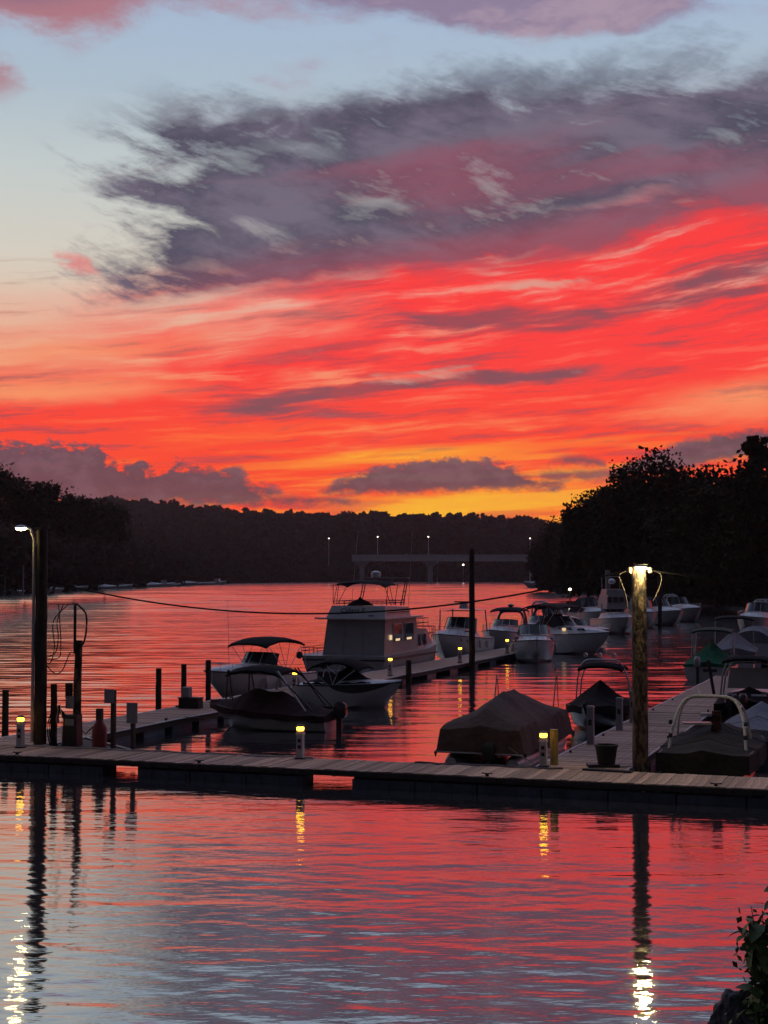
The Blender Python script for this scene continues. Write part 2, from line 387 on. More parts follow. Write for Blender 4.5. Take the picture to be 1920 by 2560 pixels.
M['forest_floor'] = mat('forest_floor', (0.016, 0.014, 0.010), 1.0, var=0.5, scale=0.05, spec=0.0)
M['soil'] = mat('bank_soil', (0.045, 0.042, 0.030), 0.95, var=0.5, scale=0.5, bump=0.5, bscale=4)
M['rock'] = mat('wet_rock', (0.050, 0.045, 0.048), 0.75, var=0.5, scale=2, bump=0.8, bscale=9)

# water: a glossy skin with a little murk underneath
wm = bpy.data.materials.new('river_water'); wm.use_nodes = True; t = wm.node_tree; t.nodes.clear(); X.tree = t
go = t.nodes.new('ShaderNodeBsdfGlossy');  go.inputs['Color'].default_value = (0.98, 0.97, 0.98, 1)
di = t.nodes.new('ShaderNodeBsdfDiffuse'); di.inputs['Color'].default_value = (0.045, 0.045, 0.052, 1)
fr = t.nodes.new('ShaderNodeFresnel'); fr.inputs['IOR'].default_value = 1.45
fac = (X(fr.outputs[0]) * 0.60 + 0.42).mn(1.0)
mxs = t.nodes.new('ShaderNodeMixShader'); plug(mxs, 0, fac); t.links.new(di.outputs[0], mxs.inputs[1]); t.links.new(go.outputs[0], mxs.inputs[2])
geo = t.nodes.new('ShaderNodeNewGeometry'); mp = t.nodes.new('ShaderNodeMapping'); mp.inputs['Scale'].default_value = (0.35, 1.0, 1.0); mp.inputs['Rotation'].default_value = (0, 0, 0.10)
t.links.new(geo.outputs['Position'], mp.inputs[0])
sx_ = t.nodes.new('ShaderNodeSeparateXYZ'); t.links.new(geo.outputs['Position'], sx_.inputs[0])
plug(go, 'Roughness', ss(X(sx_.outputs[1]), 45.0, 220.0, 0.05, 0.13))       # wind-roughened mid river
nz = t.nodes.new('ShaderNodeTexNoise'); nz.inputs['Scale'].default_value = 4.2; nz.inputs['Detail'].default_value = 3; nz.inputs['Roughness'].default_value = 0.5
t.links.new(mp.outputs[0], nz.inputs['Vector'])
bp = t.nodes.new('ShaderNodeBump'); bp.inputs['Strength'].default_value = 0.40; bp.inputs['Distance'].default_value = 0.02
t.links.new(nz.outputs[0], bp.inputs['Height'])
t.links.new(bp.outputs[0], go.inputs['Normal'])
ow = t.nodes.new('ShaderNodeOutputMaterial'); t.links.new(mxs.outputs[0], ow.inputs[0])
M['water'] = wm; X.tree = NT
# ------------------------------------------------------------------ the river
def wave_height(x, y):
    r = np.random.default_rng(21)
    def group(n, l0, l1, slope, spread, tilt, skew=0.0):
        h = np.zeros_like(x)
        for i in range(n):
            lam = l0 * (l1 / l0) ** ((i + r.random()) / n)
            th = math.pi / 2 + tilt + r.normal() * spread
            k = 2 * math.pi / lam; ph = r.random() * 6.283
            amp = slope * math.sqrt(2.0 / n) / k
            f = k * (x * math.cos(th) + y * math.sin(th)) + ph
            h += amp * (np.sin(f) - skew * 0.42 * np.sin(2 * f) + skew * 0.20 * np.sin(3 * f))   # wind-steepened on the lee side
        return h
    def sm(v, a, b):
        q = np.clip((v - a) / (b - a), 0, 1); return q * q * (3 - 2 * q)
    patch = 0.65 + 0.45 * np.sin(x * 0.051 + 1.0 + 0.6 * np.sin(y * 0.043)) * np.sin(y * 0.083 + 0.4 * np.sin(x * 0.07))
    g1 = group(16, 0.30, 1.05, 0.0165, 0.36, -0.12) * (1 - sm(y, 60, 115)) * patch
    g2 = group(9, 1.3, 4.2, 0.030, 0.24, 0.03, 0.9) * (0.22 + 0.78 * sm(y, 50, 85) + 0.6 * sm(y, 105, 170)) * (1 - sm(y, 260, 480))
    g3 = group(6, 10.0, 30.0, 0.038, 0.22, 0.0, 1.0) * sm(y, 160, 330)
    return g1 + g2 + g3
def spacing():
    ys = [15.0]
    while ys[-1] < 1600:
        y = ys[-1]
        dy_ = 0.10 if y < 55 else (0.10 + (y - 55) * 0.0042 if y < 220 else 0.80 + (y - 220) * 0.0062)
        ys.append(y + dy_)
    return np.array(ys)
ys = spacing(); nc = 330
cs = np.linspace(-0.37, 0.37, nc)
Yg, Cg = np.meshgrid(ys, cs, indexing='ij'); Xg = Yg * Cg
Zg = wave_height(Xg, Yg)
nv = Yg.size; nr = len(ys)
co = np.stack([Xg, Yg, Zg], -1).reshape(-1, 3)
i0 = (np.arange(nr - 1)[:, None] * nc + np.arange(nc - 1)[None, :]).ravel()
quads = np.stack([i0, i0 + 1, i0 + nc + 1, i0 + nc], -1)
outer = np.array([[-4000, -300, -0.75], [4000, -300, -0.75], [4000, 4500, -0.75], [-4000, 4500, -0.75]])
co = np.concatenate([co, outer]); quads = np.concatenate([quads, [[nv, nv + 1, nv + 2, nv + 3]]])
me = bpy.data.meshes.new('river'); me.vertices.add(len(co)); me.vertices.foreach_set('co', co.astype(np.float32).ravel())
me.loops.add(quads.size); me.loops.foreach_set('vertex_index', quads.astype(np.int32).ravel())
me.polygons.add(len(quads)); me.polygons.foreach_set('loop_start', np.arange(0, quads.size, 4, dtype=np.int32)); me.polygons.foreach_set('loop_total', np.full(len(quads), 4, dtype=np.int32))
me.update(calc_edges=True); me.polygons.foreach_set('use_smooth', np.ones(len(quads), dtype=bool)); me.materials.append(M['water'])
link('river', me, kind='structure')

# ------------------------------------------------------------------ banks and hills
def fbm(x, y, seed=0, n=5, f=0.01):
    r = np.random.default_rng(seed); h = np.zeros_like(x); a = 1.0
    for i in range(n):
        for _ in range(3):
            th = r.random() * 6.283; h += a * np.sin((x * math.cos(th) + y * math.sin(th)) * f * 2 ** i * 6.283 + r.random() * 6.283) / 3
        a *= 0.5
    return h
def terrain(name, shore, back, rows=14, matl='forest_floor', prof=None):
    """a sheet rising from a shoreline polyline to a back polyline (same number of points, back points carry z)"""
    mb = MB(); n = len(shore); rws = []
    for i in range(rows + 1):
        q = i / rows; row = []
        for (sx, sy), (bx, by, bz) in zip(shore, back):
            x = sx + (bx - sx) * q; y = sy + (by - sy) * q
            f = q ** 0.8 if prof is None else prof(q)
            z = -1.2 + (bz + 1.2) * f
            row.append((x, y, z + (float(fbm(np.array(x), np.array(y), 5, 4, 0.02)) * 0.05 * bz * min(1, q * 4))))
        rws.append(row)
    mb.grid(rws); return mb.build(name, M[matl], smooth=60, kind='structure')
def resample(pts, n):
    pts = [Vector(p) for p in pts]; ds = [0]
    for a, b in zip(pts, pts[1:]): ds.append(ds[-1] + (b - a).length)
    out = []
    for i in range(n):
        d = ds[-1] * i / (n - 1); k = max(j for j in range(len(ds)) if ds[j] <= d + 1e-9); k = min(k, len(pts) - 2)
        q = (d - ds[k]) / max(1e-9, ds[k + 1] - ds[k]); out.append(tuple(pts[k].lerp(pts[k + 1], q)))
    return out
shoreL = resample([(-105, 60), (-110, 250), (-116, 452), (-121, 690), (-122, 1090), (-60, 1290), (40, 1330)], 60)
backL = resample([(-300, 60, 22), (-300, 300, 24), (-280, 520, 24), (-330, 800, 26), (-380, 1250, 44), (-200, 1750, 50), (0, 1800, 52)], 60)
terrain('left_bank', [p[:2] for p in shoreL], backL)
shoreR = resample([(70, 60), (62, 150), (66, 240), (62, 330), (70, 520), (95, 920), (128, 1180), (110, 1300), (40, 1334)], 60)
backR = resample([(230, 60, 14), (210, 150, 14), (210, 240, 16), (230, 420, 18), (260, 620, 20), (400, 1000, 26), (520, 1300, 34), (420, 1780, 46), (0, 1805, 52)], 60)
terrain('right_bank', [p[:2] for p in shoreR], backR)
# far ridge behind the bridge: skyline as in the photograph
sky_pts = [(-900, 1190), (-500, 1215), (-100, 1240), (150, 1244), (300, 1241), (380, 1247), (470, 1259), (560, 1269), (700, 1276), (830, 1286), (930, 1276), (1010, 1282), (1100, 1281), (1180, 1285), (1260, 1288), (1330, 1290), (1370, 1306), (1450, 1306), (1600, 1300), (2200, 1280), (2900, 1270)]
rows = []
RIDGE_Y = 1850.0
def ridge_z(px): 
    for (a, ya), (b, yb) in zip(sky_pts, sky_pts[1:]):
        if a <= px <= b: y = ya + (yb - ya) * (px - a) / (b - a); break
    return CAM_Z + (1437 - y) / FPX * RIDGE_Y - 8.0
for i in range(13):
    q = i / 12; row = []
    for px in range(-880, 2880, 40):
        yy = 1420 + (RIDGE_Y - 1420) * q if i < 11 else RIDGE_Y + (i - 10) * 130
        z = ridge_z(px) * (0.35 + 0.65 * (q / (10 / 12)) ** 0.9) if i <= 10 else ridge_z(px) * (1 - 0.25 * (i - 10))
        row.append(((px - 960) / FPX * yy, yy, max(z, 2)))
    rows.append(row)
MB().grid(rows).build('far_hill', M['forest_floor'], smooth=60, kind='structure')

# ------------------------------------------------------------------ woods
def rand_quads(P, size, rng, flat=0.35):
    """one randomly turned leaf-clump quad at each point"""
    n = len(P); a = rng.normal(size=(n, 3)); a /= np.linalg.norm(a, axis=1, keepdims=True)
    b = np.cross(a, rng.normal(size=(n, 3))); b /= np.linalg.norm(b, axis=1, keepdims=True)
    s = size * (0.5 + rng.random((n, 1)))
    a = a * s; b = b * s * (0.45 + 0.5 * rng.random((n, 1)))
    return np.stack([P - a, P - b * 0.8 + a * 0.1, P + a, P + b], 1)
def crown_points(c, rx, rz, nclump, nleaf, rng, spread=0.28, low=-0.7):
    """leaf positions clustered in clumps over an uneven dome"""
    d = rng.normal(size=(nclump, 3)); d /= np.linalg.norm(d, axis=1, keepdims=True)
    d[:, 2] = np.where(d[:, 2] < low, -d[:, 2], d[:, 2])
    rad = (0.50 + 0.5 * rng.random((nclump, 1)) ** 0.5) * (0.85 + 0.3 * rng.random((nclump, 1)))
    cc = d * rad * np.array([rx, rx, rz])
    idx = rng.integers(0, nclump, nleaf)
    p = cc[idx] + np.clip(rng.normal(size=(nleaf, 3)), -1.7, 1.7) * np.array([rx, rx, rz]) * spread * (0.5 + rng.random((nclump, 1)))[idx] * 0.6
    inner = rng.random(nleaf) < 0.25
    p[inner] *= rng.random((int(inner.sum()), 1)) ** 0.4 * 0.9
    return p + np.asarray(c)
def forest(name, spots, leaf, label, matl='leaf_far', seed=3, nq=90):
    rng = np.random.default_rng(seed); Q = []
    for (x, y, z, h, r) in spots:
        p = crown_points((x, y, z + h * 0.60), r, h * 0.42, 14, nq, rng)
        low = p.copy()[: nq // 4]; low[:, 2] = z + rng.random(len(low)) * h * 0.5
        Q.append(rand_quads(np.concatenate([p, low]), leaf, rng))
    return link(name, np_mesh(name, np.concatenate(Q), 4, M[matl]), label=label, cat='wood', kind='stuff')
rr = random.Random(5)
def bank_spots(shore, back, n, q0, q1, h0, h1, yr):
    out = []
    while len(out) < n:
        i = rr.randrange(len(shore)); q = q0 + (q1 - q0) * rr.random()
        sx, sy = shore[i][:2]; bx, by, bz = back[i]
        x = sx + (bx - sx) * q + rr.uniform(-6, 6); y = sy + (by - sy) * q + rr.uniform(-10, 10)
        if not (yr[0] < y < yr[1]) or abs(x / y) > 0.40: continue
        z = max(-1.2 + (bz + 1.2) * q ** 0.8, 0.2) - 0.5
        h = rr.uniform(h0, h1); out.append((x, y, z, h, h * rr.uniform(0.26, 0.40)))
    return out
forest('left_bank_wood', bank_spots(shoreL, backL, 600, 0.02, 0.95, 11, 18, (380, 1500)), 1.35, 'dark wood covering the left bank down to the far boats', seed=4, nq=210)
forest('right_bank_wood', bank_spots(shoreR, backR, 450, 0.03, 0.9, 11, 16, (330, 1500)), 1.35, 'dark wood along the right bank running to the bridge', seed=6, nq=210)
belt = bank_spots(shoreL, backL, 150, 0.0, 0.10, 9, 17, (430, 1600)) + bank_spots(shoreR, backR, 170, 0.0, 0.10, 9, 17, (300, 1600)) + [s_ for s_ in bank_spots(shoreL, backL, 120, 0.0, 0.2, 13, 22, (1150, 1600))] + bank_spots(shoreR, backR, 120, 0.0, 0.2, 13, 22, (1150, 1600))
forest('shoreline_wood', belt, 1.3, 'dark belt of trees along the far waterline under the bridge', seed=12, nq=190)
ridge_spots = []
for k in range(2500):
    px = rr.uniform(-250, 2150); q = rr.random(); yy = 1430 + (RIDGE_Y + 12 - 1430) * q
    z = ridge_z(px) * (0.35 + 0.65 * min(1, q * 1.0) ** 0.9)
    h = rr.uniform(8.5, 11.5) if rr.random() < 0.95 else rr.uniform(11.5, 15)
    ridge_spots.append(((px - 960) / FPX * yy, yy, z - 2, h, h * rr.uniform(0.3, 0.5)))
forest('far_hill_wood', ridge_spots, 2.2, 'purple-black wooded ridge along the horizon under the sunset', seed=8, nq=120)

def tree(name, label, x, y, z, h, r, seed, leaf=0.55, n=5200, trunk=0.4, group=None, crowns=None, nclump=46):
    rng = np.random.default_rng(seed); lr = random.Random(seed)
    t_ = thing(name, label, 'tree', (x, y, z), 0, group)
    mb = MB(); mb.tube([(0, 0, -0.6), (0.1, 0, h * 0.25), (-0.1, 0.1, h * 0.5), (0.1, 0, h * 0.85)], [trunk, trunk * 0.75, trunk * 0.5, 0.06], 7)
    crowns = crowns or [(0, 0, 0.60, 1.0, 0.40)]
    for k in range(9):
        th = lr.random() * 6.28; z0 = h * lr.uniform(0.25, 0.55); rad = r * lr.uniform(0.5, 0.95)
        mb.tube([(0, 0, z0), (math.cos(th) * rad * 0.5, math.sin(th) * rad * 0.5, z0 + h * 0.14), (math.cos(th) * rad, math.sin(th) * rad, z0 + h * lr.uniform(0.18, 0.34))], [trunk * 0.4, trunk * 0.22, 0.05], 5)
    mb.build('trunk', M['bark'], t_, smooth=50)
    Q = []
    for (ox, oy, cz, rs, hz) in crowns:
        p = crown_points((ox * r, oy * r, h * cz), r * rs, h * hz, max(8, int(nclump * rs)), int(n * rs ** 1.5), rng)
        Q.append(rand_quads(p, leaf, rng))
    link('crown', np_mesh('crown', np.concatenate(Q), 4, M['leaf']), t_)
    return t_
def at(px, Y): return (px - 960) / FPX * Y
def ztop(py, Y): return CAM_Z + (1437 - py) / FPX * Y
RG = 'tall trees crowding the right bank'
for i, (px, Y, top, r, lab) in enumerate([
    (1500, 330, 1238, 7.5, 'lower bushy tree at the left end of the right bank grove'),
    (1625, 300, 1166, 10.5, 'tall round-crowned tree behind the right-hand lamp pole'),
    (1560, 310, 1205, 7.0, 'dark tree filling the gap left of the tall round-crowned tree'),
    (1715, 290, 1192, 8.5, 'dark tree on the right shoulder of the tall round-crowned tree'),
    (1800, 262, 1185, 9.0, 'dense dark tree beside the large tree at the right edge'),
    (1905, 240, 1085, 9.5, 'largest right bank tree with ragged open twigs at the frame edge'),
    (1470, 370, 1290, 7.0, 'low dark tree sloping down to the water near the bridge end'),
    (1392, 560, 1318, 9.0, 'farthest low tree of the right bank beside the bridge')]):
    h = ztop(top, Y) - 1.0
    cr = [(0, 0, 0.55, 1.0, 0.44), (0.35, 0.1, 0.45, 0.7, 0.34), (-0.4, 0, 0.42, 0.7, 0.34), (0, 0, 0.25, 0.95, 0.24)]
    if i in (5,): cr = [(0.35, 0, 0.46, 1.05, 0.36), (-0.45, 0, 0.66, 0.22, 0.08), (-0.2, 0, 0.76, 0.26, 0.09), (0.1, 0, 0.85, 0.26, 0.08), (-0.05, 0, 0.94, 0.2, 0.05), (0, 0, 0.25, 1.0, 0.26)]
    if i in (0,): cr.append((-0.75, 0, 0.75, 0.3, 0.12))
    tree('bank_tree', lab, at(px, Y), Y, 1.0, h, r, 100 + i, leaf=0.40, n=11500, group=RG, crowns=cr)
LG = 'trees on the skyline of the left bank'
for i, (px, Y, top, r, lab) in enumerate([
    (-10, 420, 1178, 8.0, 'tallest skyline tree at the left edge of the frame'),
    (62, 430, 1208, 6.0, 'second skyline tree from the left, thin topped'),
    (118, 440, 1213, 4.5, 'small round skyline tree standing alone above the left slope'),
    (185, 470, 1246, 8.0, 'low skyline tree right of the small round one'),
    (262, 520, 1258, 8.0, 'low skyline tree where the left slope meets the ridge')]):
    h = 19.0; z = ztop(top, Y) - h
    tree('skyline_tree', lab, at(px, Y), Y, z, h, r, 200 + i, leaf=0.5, n=4500, group=LG)

# ------------------------------------------------------------------ the bridge
BY = 1200.0
def bx_(px): return (px - 960) / FPX * BY
def bz_(py): return CAM_Z + (1437 - py) / FPX * BY
br = thing('road_bridge', 'pale flat road bridge crossing the far end of the river', 'bridge', (0, BY, 0))
zt, zb = bz_(1390), bz_(1403)
MB().box(((bx_(880) + bx_(1420)) / 2, 0, (zt + zb) / 2), (bx_(1420) - bx_(880), 11, zt - zb)).build('deck', M['parapet'], br)
MB().box(((bx_(880) + bx_(1420)) / 2, -5.7, zt + 0.35), (bx_(1420) - bx_(880), 0.3, 1.3)).build('parapet', M['parapet'], br)
for px in (1076, 1330, 905):
    xx = bx_(px); h = zb
    MB().add([(xx - 6, -4, h), (xx + 6, -4, h), (xx + 2.2, -2.5, h - 4.5), (xx - 2.2, -2.5, h - 4.5), (xx - 6, 4, h), (xx + 6, 4, h), (xx + 2.2, 2.5, h - 4.5), (xx - 2.2, 2.5, h - 4.5)],
             [(0, 1, 2, 3), (7, 6, 5, 4), (0, 3, 7, 4), (1, 5, 6, 2), (0, 4, 5, 1), (3, 2, 6, 7)]).build('pier_head', M['concrete'], br)
    MB().box((xx, 0, (h - 4.4) / 2 - 1), (3.6, 5, h - 4.4 + 2)).build('pier', M['concrete'], br)
for px, py, w in ((822, 1346, 'leftmost'), (944, 1342, 'second from the left'), (1071, 1342, 'middle, above the bridge pier,'), (1325, 1346, 'rightmost')):
    Y = BY + (6 if px != 822 else 60); x = (px - 960) / FPX * Y; zl = CAM_Z + (1437 - py) / FPX * Y; zb0 = bz_(1390) if px != 822 else 14.0
    l = thing('bridge_lamp', f'{w} tall white street lamp lit by the far bridge', 'street lamp', (x, Y, zb0), 0, 'street lamps along the bridge')
    MB().tube([(0, 0, 0), (0, 0, zl - zb0)], [0.28, 0.16], 6).build('post', M['concrete'], l)
    MB().lathe([(0.12, -0.45), (0.45, -0.2), (0.46, 0.1), (0.2, 0.35)], 8, (0, -0.5, zl - zb0)).build('lantern', M['far_lamp'], l, smooth=60)
for px, py, Y, w in ((1094, 1402, 1330, 'left-hand'), (1158, 1412, 1330, 'brightest'), (1268, 1405, 1330, 'third'), (1283, 1406, 1335, 'right-hand')):
    x = (px - 960) / FPX * Y; zl = CAM_Z + (1437 - py) / FPX * Y
    l = thing('shore_lamp', f'{w} of the small white shore lights seen under the bridge', 'street lamp', (x, Y, 0), 0, 'shore lights under the bridge')
    MB().tube([(0, 0, 0), (0, 0, zl)], 0.15, 5).build('post', M['concrete'], l)
    rr_ = 0.75 if px == 1158 else 0.45
    MB().lathe([(0.1, -rr_), (rr_, -rr_ * 0.3), (rr_, rr_ * 0.3), (0.1, rr_)], 8, (0, -0.3, zl)).build('lantern', M['far_lamp'], l, smooth=60)
car = thing('car', 'pale car driving over the far bridge with its headlights on', 'car', (bx_(1016), BY - 2, zt), math.pi)
rows = [[(x, y, z) for (x, z) in ((-2.1, 0.35), (-2.15, 0.85), (-1.2, 0.95), (-0.7, 1.45), (0.6, 1.45), (1.2, 0.98), (2.1, 0.85), (2.2, 0.4))] for y in (-0.85, 0.85)]
mb = MB(); mb.grid(rows); mb.F.append(tuple(range(8))); mb.F.append(tuple(range(15, 7, -1))); mb.build('body', M['gel'], car)
for x in (-1.3, 1.35):
    for y in (-0.86, 0.86): MB().tube([(x, y - 0.1, 0.33), (x, y + 0.1, 0.33)], 0.33, 10).build('wheel', M['rubber'], car)
for y in (-0.6, 0.6): MB().box((2.2, y, 0.68), (0.12, 0.35, 0.22)).build('headlight', M['far_lamp'], car)
# ------------------------------------------------------------------ docks
def plank_meshes(length, width, along):
    out = []
    for k in range(4):
        j = (0.0, 0.004, -0.003, 0.006)[k]; mb = MB()
        s = (width - 0.012, length, 0.045) if along == 'y' else (length, width - 0.012, 0.045)
        mb.box((0, j * 2, j), s, rz=(0.0, 0.002, -0.003, 0.001)[k]); out.append(mb.mesh('plank', M['wood']))
    return out
def dock(name, label, b0, b1, a0, a1, run, near, gaps=()):
    """planked floating dock; local x runs along the front dock, local y away from the viewer"""
    d = thing(name, label, 'dock', (ORG[0], ORG[1], 0), -YAW)
    w = 0.21; zc = DECK - 0.0225
    lr = random.Random(len(label))
    if run == 'x':
        pm = plank_meshes(a1 - a0, w, 'y'); n = int((b1 - b0) / w)
        for i in range(n):
            link('plank', lr.choice(pm), d, (b0 + (i + 0.5) * w, (a0 + a1) / 2 + lr.uniform(-.02, .02), zc + lr.uniform(-0.009, 0.007))).rotation_euler = (0, lr.uniform(-.03, .03), lr.uniform(-.006, .006))
    else:
        pm = plank_meshes(b1 - b0, w, 'x'); n = int((near - a0) / w)
        for i in range(n):
            link('plank', lr.choice(pm), d, ((b0 + b1) / 2, a0 + (i + 0.5) * w, zc + lr.uniform(-0.004, 0.004)))
        mb = MB(); y = a0 + n * w
        while y < a1: mb.box(((b0 + b1) / 2, y + w / 2, zc + lr.uniform(-0.003, 0.003)), (b1 - b0, w - 0.012, 0.045)); y += w
        mb.build('far_decking', M['wood'], d, kind='stuff')
    return d
# front dock
fd = dock('front_dock', 'wooden floating walkway crossing the foreground from left to right', -17.0, 18.7, 0.0, 2.45, 'x', 0)
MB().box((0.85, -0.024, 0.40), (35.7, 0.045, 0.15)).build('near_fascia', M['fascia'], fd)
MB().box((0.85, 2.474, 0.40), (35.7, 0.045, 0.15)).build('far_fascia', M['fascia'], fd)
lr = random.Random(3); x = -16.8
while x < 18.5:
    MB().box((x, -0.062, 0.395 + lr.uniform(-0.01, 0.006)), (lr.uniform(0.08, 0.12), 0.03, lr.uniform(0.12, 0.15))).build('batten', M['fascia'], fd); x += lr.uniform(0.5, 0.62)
def float_box(x0, x1, y0, y1, parent):
    mb = MB(); cx, sx = (x0 + x1) / 2, x1 - x0; cyy, sy = (y0 + y1) / 2, y1 - y0
    mb.box((cx, cyy, 0.02), (sx, sy, 0.44)); 
    nb = max(2, int(sx / 0.5))
    for k in range(nb): mb.box((x0 + (k + 0.5) * sx / nb, cyy, 0.03), (sx / nb * 0.62, sy + 0.05, 0.30))
    return mb.build('float', M['float'], parent)
gaps = [(-9.42, -8.15), (-2.62, -1.02)]
edges = [(-16.9, -15.2), (-15.15, -13.3), (-13.25, -11.4), (-11.35, -9.42), (-8.15, -6.4), (-6.35, -4.5), (-4.45, -2.62), (-1.02, 0.9), (0.95, 2.8), (2.85, 4.7), (4.75, 6.6), (6.65, 8.5), (8.55, 10.4), (10.45, 13.3), (13.35, 16.0), (16.05, 18.6)]
for x0, x1 in edges: float_box(x0, x1, 0.06, 0.95, fd)
rear = [(-16.9, -15.0), (-14.95, -13.0), (-12.95, -10.95), (-8.95, -7.2), (-7.15, -5.4), (-5.35, -3.6), (-1.5, 0.4), (0.45, 2.6), (2.65, 4.7), (4.75, 6.6), (6.65, 8.5), (8.55, 10.4), (10.45, 13.3), (13.35, 16.0), (16.05, 18.6)]
for x0, x1 in rear: float_box(x0, x1, 1.5, 2.38, fd)
for bb in (-12.6, -6.1, 3.1, 9.6):
    mb = MB(); mb.box((bb, 0.16, DECK + 0.03), (0.09, 0.07, 0.06)); mb.tube([(bb - 0.16, 0.16, DECK + 0.085), (bb - 0.06, 0.16, DECK + 0.07), (bb + 0.06, 0.16, DECK + 0.07), (bb + 0.16, 0.16, DECK + 0.085)], 0.018, 6)
    mb.build('cleat', M['dark_metal'], fd)
# finger docks
lf = dock('left_finger_dock', 'long wooden finger dock on the left leading away to the houseboat', -15.9, -13.3, 2.52, 78, 'y', 30)
rf = dock('right_finger_dock', 'wooden finger dock on the right between the covered boats', 4.0, 6.6, 2.52, 46.5, 'y', 30)
for d_, xs, ends in ((lf, (-15.9, -13.3), (2.6, 78)), (rf, (4.0, 6.6), (2.6, 46.5))):
    L_ = ends[1] - ends[0]; mid = (ends[0] + ends[1]) / 2
    for xe, sg in ((xs[0], -1), (xs[1], 1)):
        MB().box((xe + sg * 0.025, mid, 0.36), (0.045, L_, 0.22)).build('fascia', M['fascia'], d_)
        pth = [(xe + sg * 0.06, ends[0] + L_ * i / 30, DECK - 0.01 + 0.012 * math.sin(i * 2.1)) for i in range(31)]
        MB().tube(pth, 0.035, 6).build('bumper_strip', M['pvc'], d_, smooth=60)
    y = ends[0] + 0.2
    while y < ends[1] - 1:
        for xe, sg in ((xs[0], 1), (xs[1], -1)):
            MB().box((xe + sg * 0.45, y + 0.9, 0.02), (0.85, 1.75, 0.46)).build('float', M['float'], d_)
        y += 2.4 if y < 40 else 4.8
    for k in range(5):
        yy = ends[0] + 4 + k * 5.5
        for xe, sg in ((xs[0], 1), (xs[1], -1)):
            mb = MB(); mb.box((xe + sg * 0.14, yy, DECK + 0.03), (0.07, 0.09, 0.06)); mb.tube([(xe + sg * 0.14, yy - 0.15, DECK + 0.08), (xe + sg * 0.14, yy + 0.15, DECK + 0.08)], 0.018, 6); mb.build('cleat', M['dark_metal'], d_)
# corner gusset by the fuel post
g = thing('corner_platform', 'dark triangular platform in the corner behind the left lamp pole', 'dock', D(2.52, -13.25), -YAW)
mb = MB(); mb.add([(0, 0, .34), (3.4, 0, .34), (0, 2.9, .34), (0, 0, .46), (3.4, 0, .46), (0, 2.9, .46)], [(0, 2, 1), (3, 4, 5), (0, 1, 4, 3), (1, 2, 5, 4), (2, 0, 3, 5)]); mb.build('top', M['fascia'], g)
MB().tube([(3.5, 0.03, .5), (0.04, 3.0, .5)], 0.03, 6).build('edge_pipe', M['pvc'], g)
MB().box((0.9, 0.8, 0.06), (1.2, 1.1, 0.5)).build('float', M['float'], g)
# slack water pipe lying along the far edge of the front dock
pts = []
for i in range(41):
    b = -14.0 + i * 0.27; pts.append(tuple(D(2.30 + 0.10 * math.sin(i * 0.7) + 0.05 * math.sin(i * 1.9), b, DECK + 0.03)))
MB().tube(pts, 0.028, 6).build('water_hose', M['pvc'], smooth=60, label='pale hose lying along the far edge of the front walkway, left half', cat='hose')
pts = [tuple(D(2.28 + 0.09 * math.sin(i * 0.9) + 0.04 * math.sin(i * 2.3), 0.2 + i * 0.16, DECK + 0.03)) for i in range(30)]
MB().tube(pts, 0.03, 6).build('water_hose', M['grey_tarp'], smooth=60, label='grey hose lying on the walkway edge below the brown covered boat', cat='hose')

# ------------------------------------------------------------------ power pedestals with amber lamps
def pedestal():
    p = thing('power_pedestal', '', 'power pedestal', (0, 0, 0), 0, 'amber-lit power pedestals on the docks')
    MB().box((0, 0, 0.02), (0.30, 0.26, 0.04)).build('base', M['dark_metal'], p)
    MB().box((0, 0, 0.40), (0.22, 0.18, 0.72), taper=0.93).build('body', M['pvc'], p)
    h = MB().box((0, 0, 0.82), (0.26, 0.22, 0.13), taper=0.8).build('housing', M['pvc'], p)
    for z in (0.38, 0.58): MB().box((0, -0.093, z), (0.10, 0.02, 0.11)).build('socket_cover', M['dark_metal'], p)
    MB().lathe([(0.075, 0.885), (0.115, 0.91), (0.12, 0.98), (0.08, 1.015)], 12).build('lens', M['amber'], p, smooth=50)
    MB().lathe([(0.12, 1.015), (0.15, 1.02), (0.11, 1.06), (0.03, 1.085)], 12).build('cap', M['dark_metal'], p, smooth=50)
    return p
ped0 = pedestal(); first = True
for a, b, z, lab in ((1.9, -13.6, DECK, 'lit power pedestal left of the left lamp pole at the frame edge'),
                     (2.15, -3.55, DECK, 'lit power pedestal standing alone at the middle of the front walkway'),
                     (2.75, 4.15, DECK, 'lit power pedestal beside the yellow post and brown covered boat'),
                     (40.2, -13.7, DECK, 'lit power pedestal in front of the houseboat side'),
                     (54.0, -13.6, DECK, 'lit power pedestal right of the houseboat, left of the tall dark pile'),
                     (27.2, -14.2, DECK, 'lit power pedestal between the bimini boats, lamp just above a dark canopy'),
                     (67.0, -13.8, DECK, 'farthest lit power pedestal, beside the bow-on cruiser')):
    o = ped0 if first else copy_tree(ped0); first = False
    o.location = D(a, b, z); o.rotation_euler = (0, 0, -YAW); o['label'] = lab
MB().tube([D(3.3, 4.35, -0.5), D(3.3, 4.35, DECK + 1.08)], 0.13, 10).build('yellow_post', M['yellow'], smooth=50, label='short yellow post behind the pedestal by the brown covered boat', cat='post')
def plain_ped(a, b, lab, h):
    p = thing('unlit_pedestal', lab, 'power pedestal', D(a, b, DECK), -YAW, 'unlit grey pedestals on the right finger dock')
    MB().box((0, 0, h / 2), (0.24, 0.2, h), taper=0.95).build('body', M['box_grey'], p); MB().box((0, 0, h + 0.03), (0.28, 0.24, 0.06), taper=0.7).build('cap', M['box_grey'], p)
    MB().box((0, -0.105, h * 0.6), (0.12, 0.02, 0.2)).build('panel', M['dark_metal'], p)
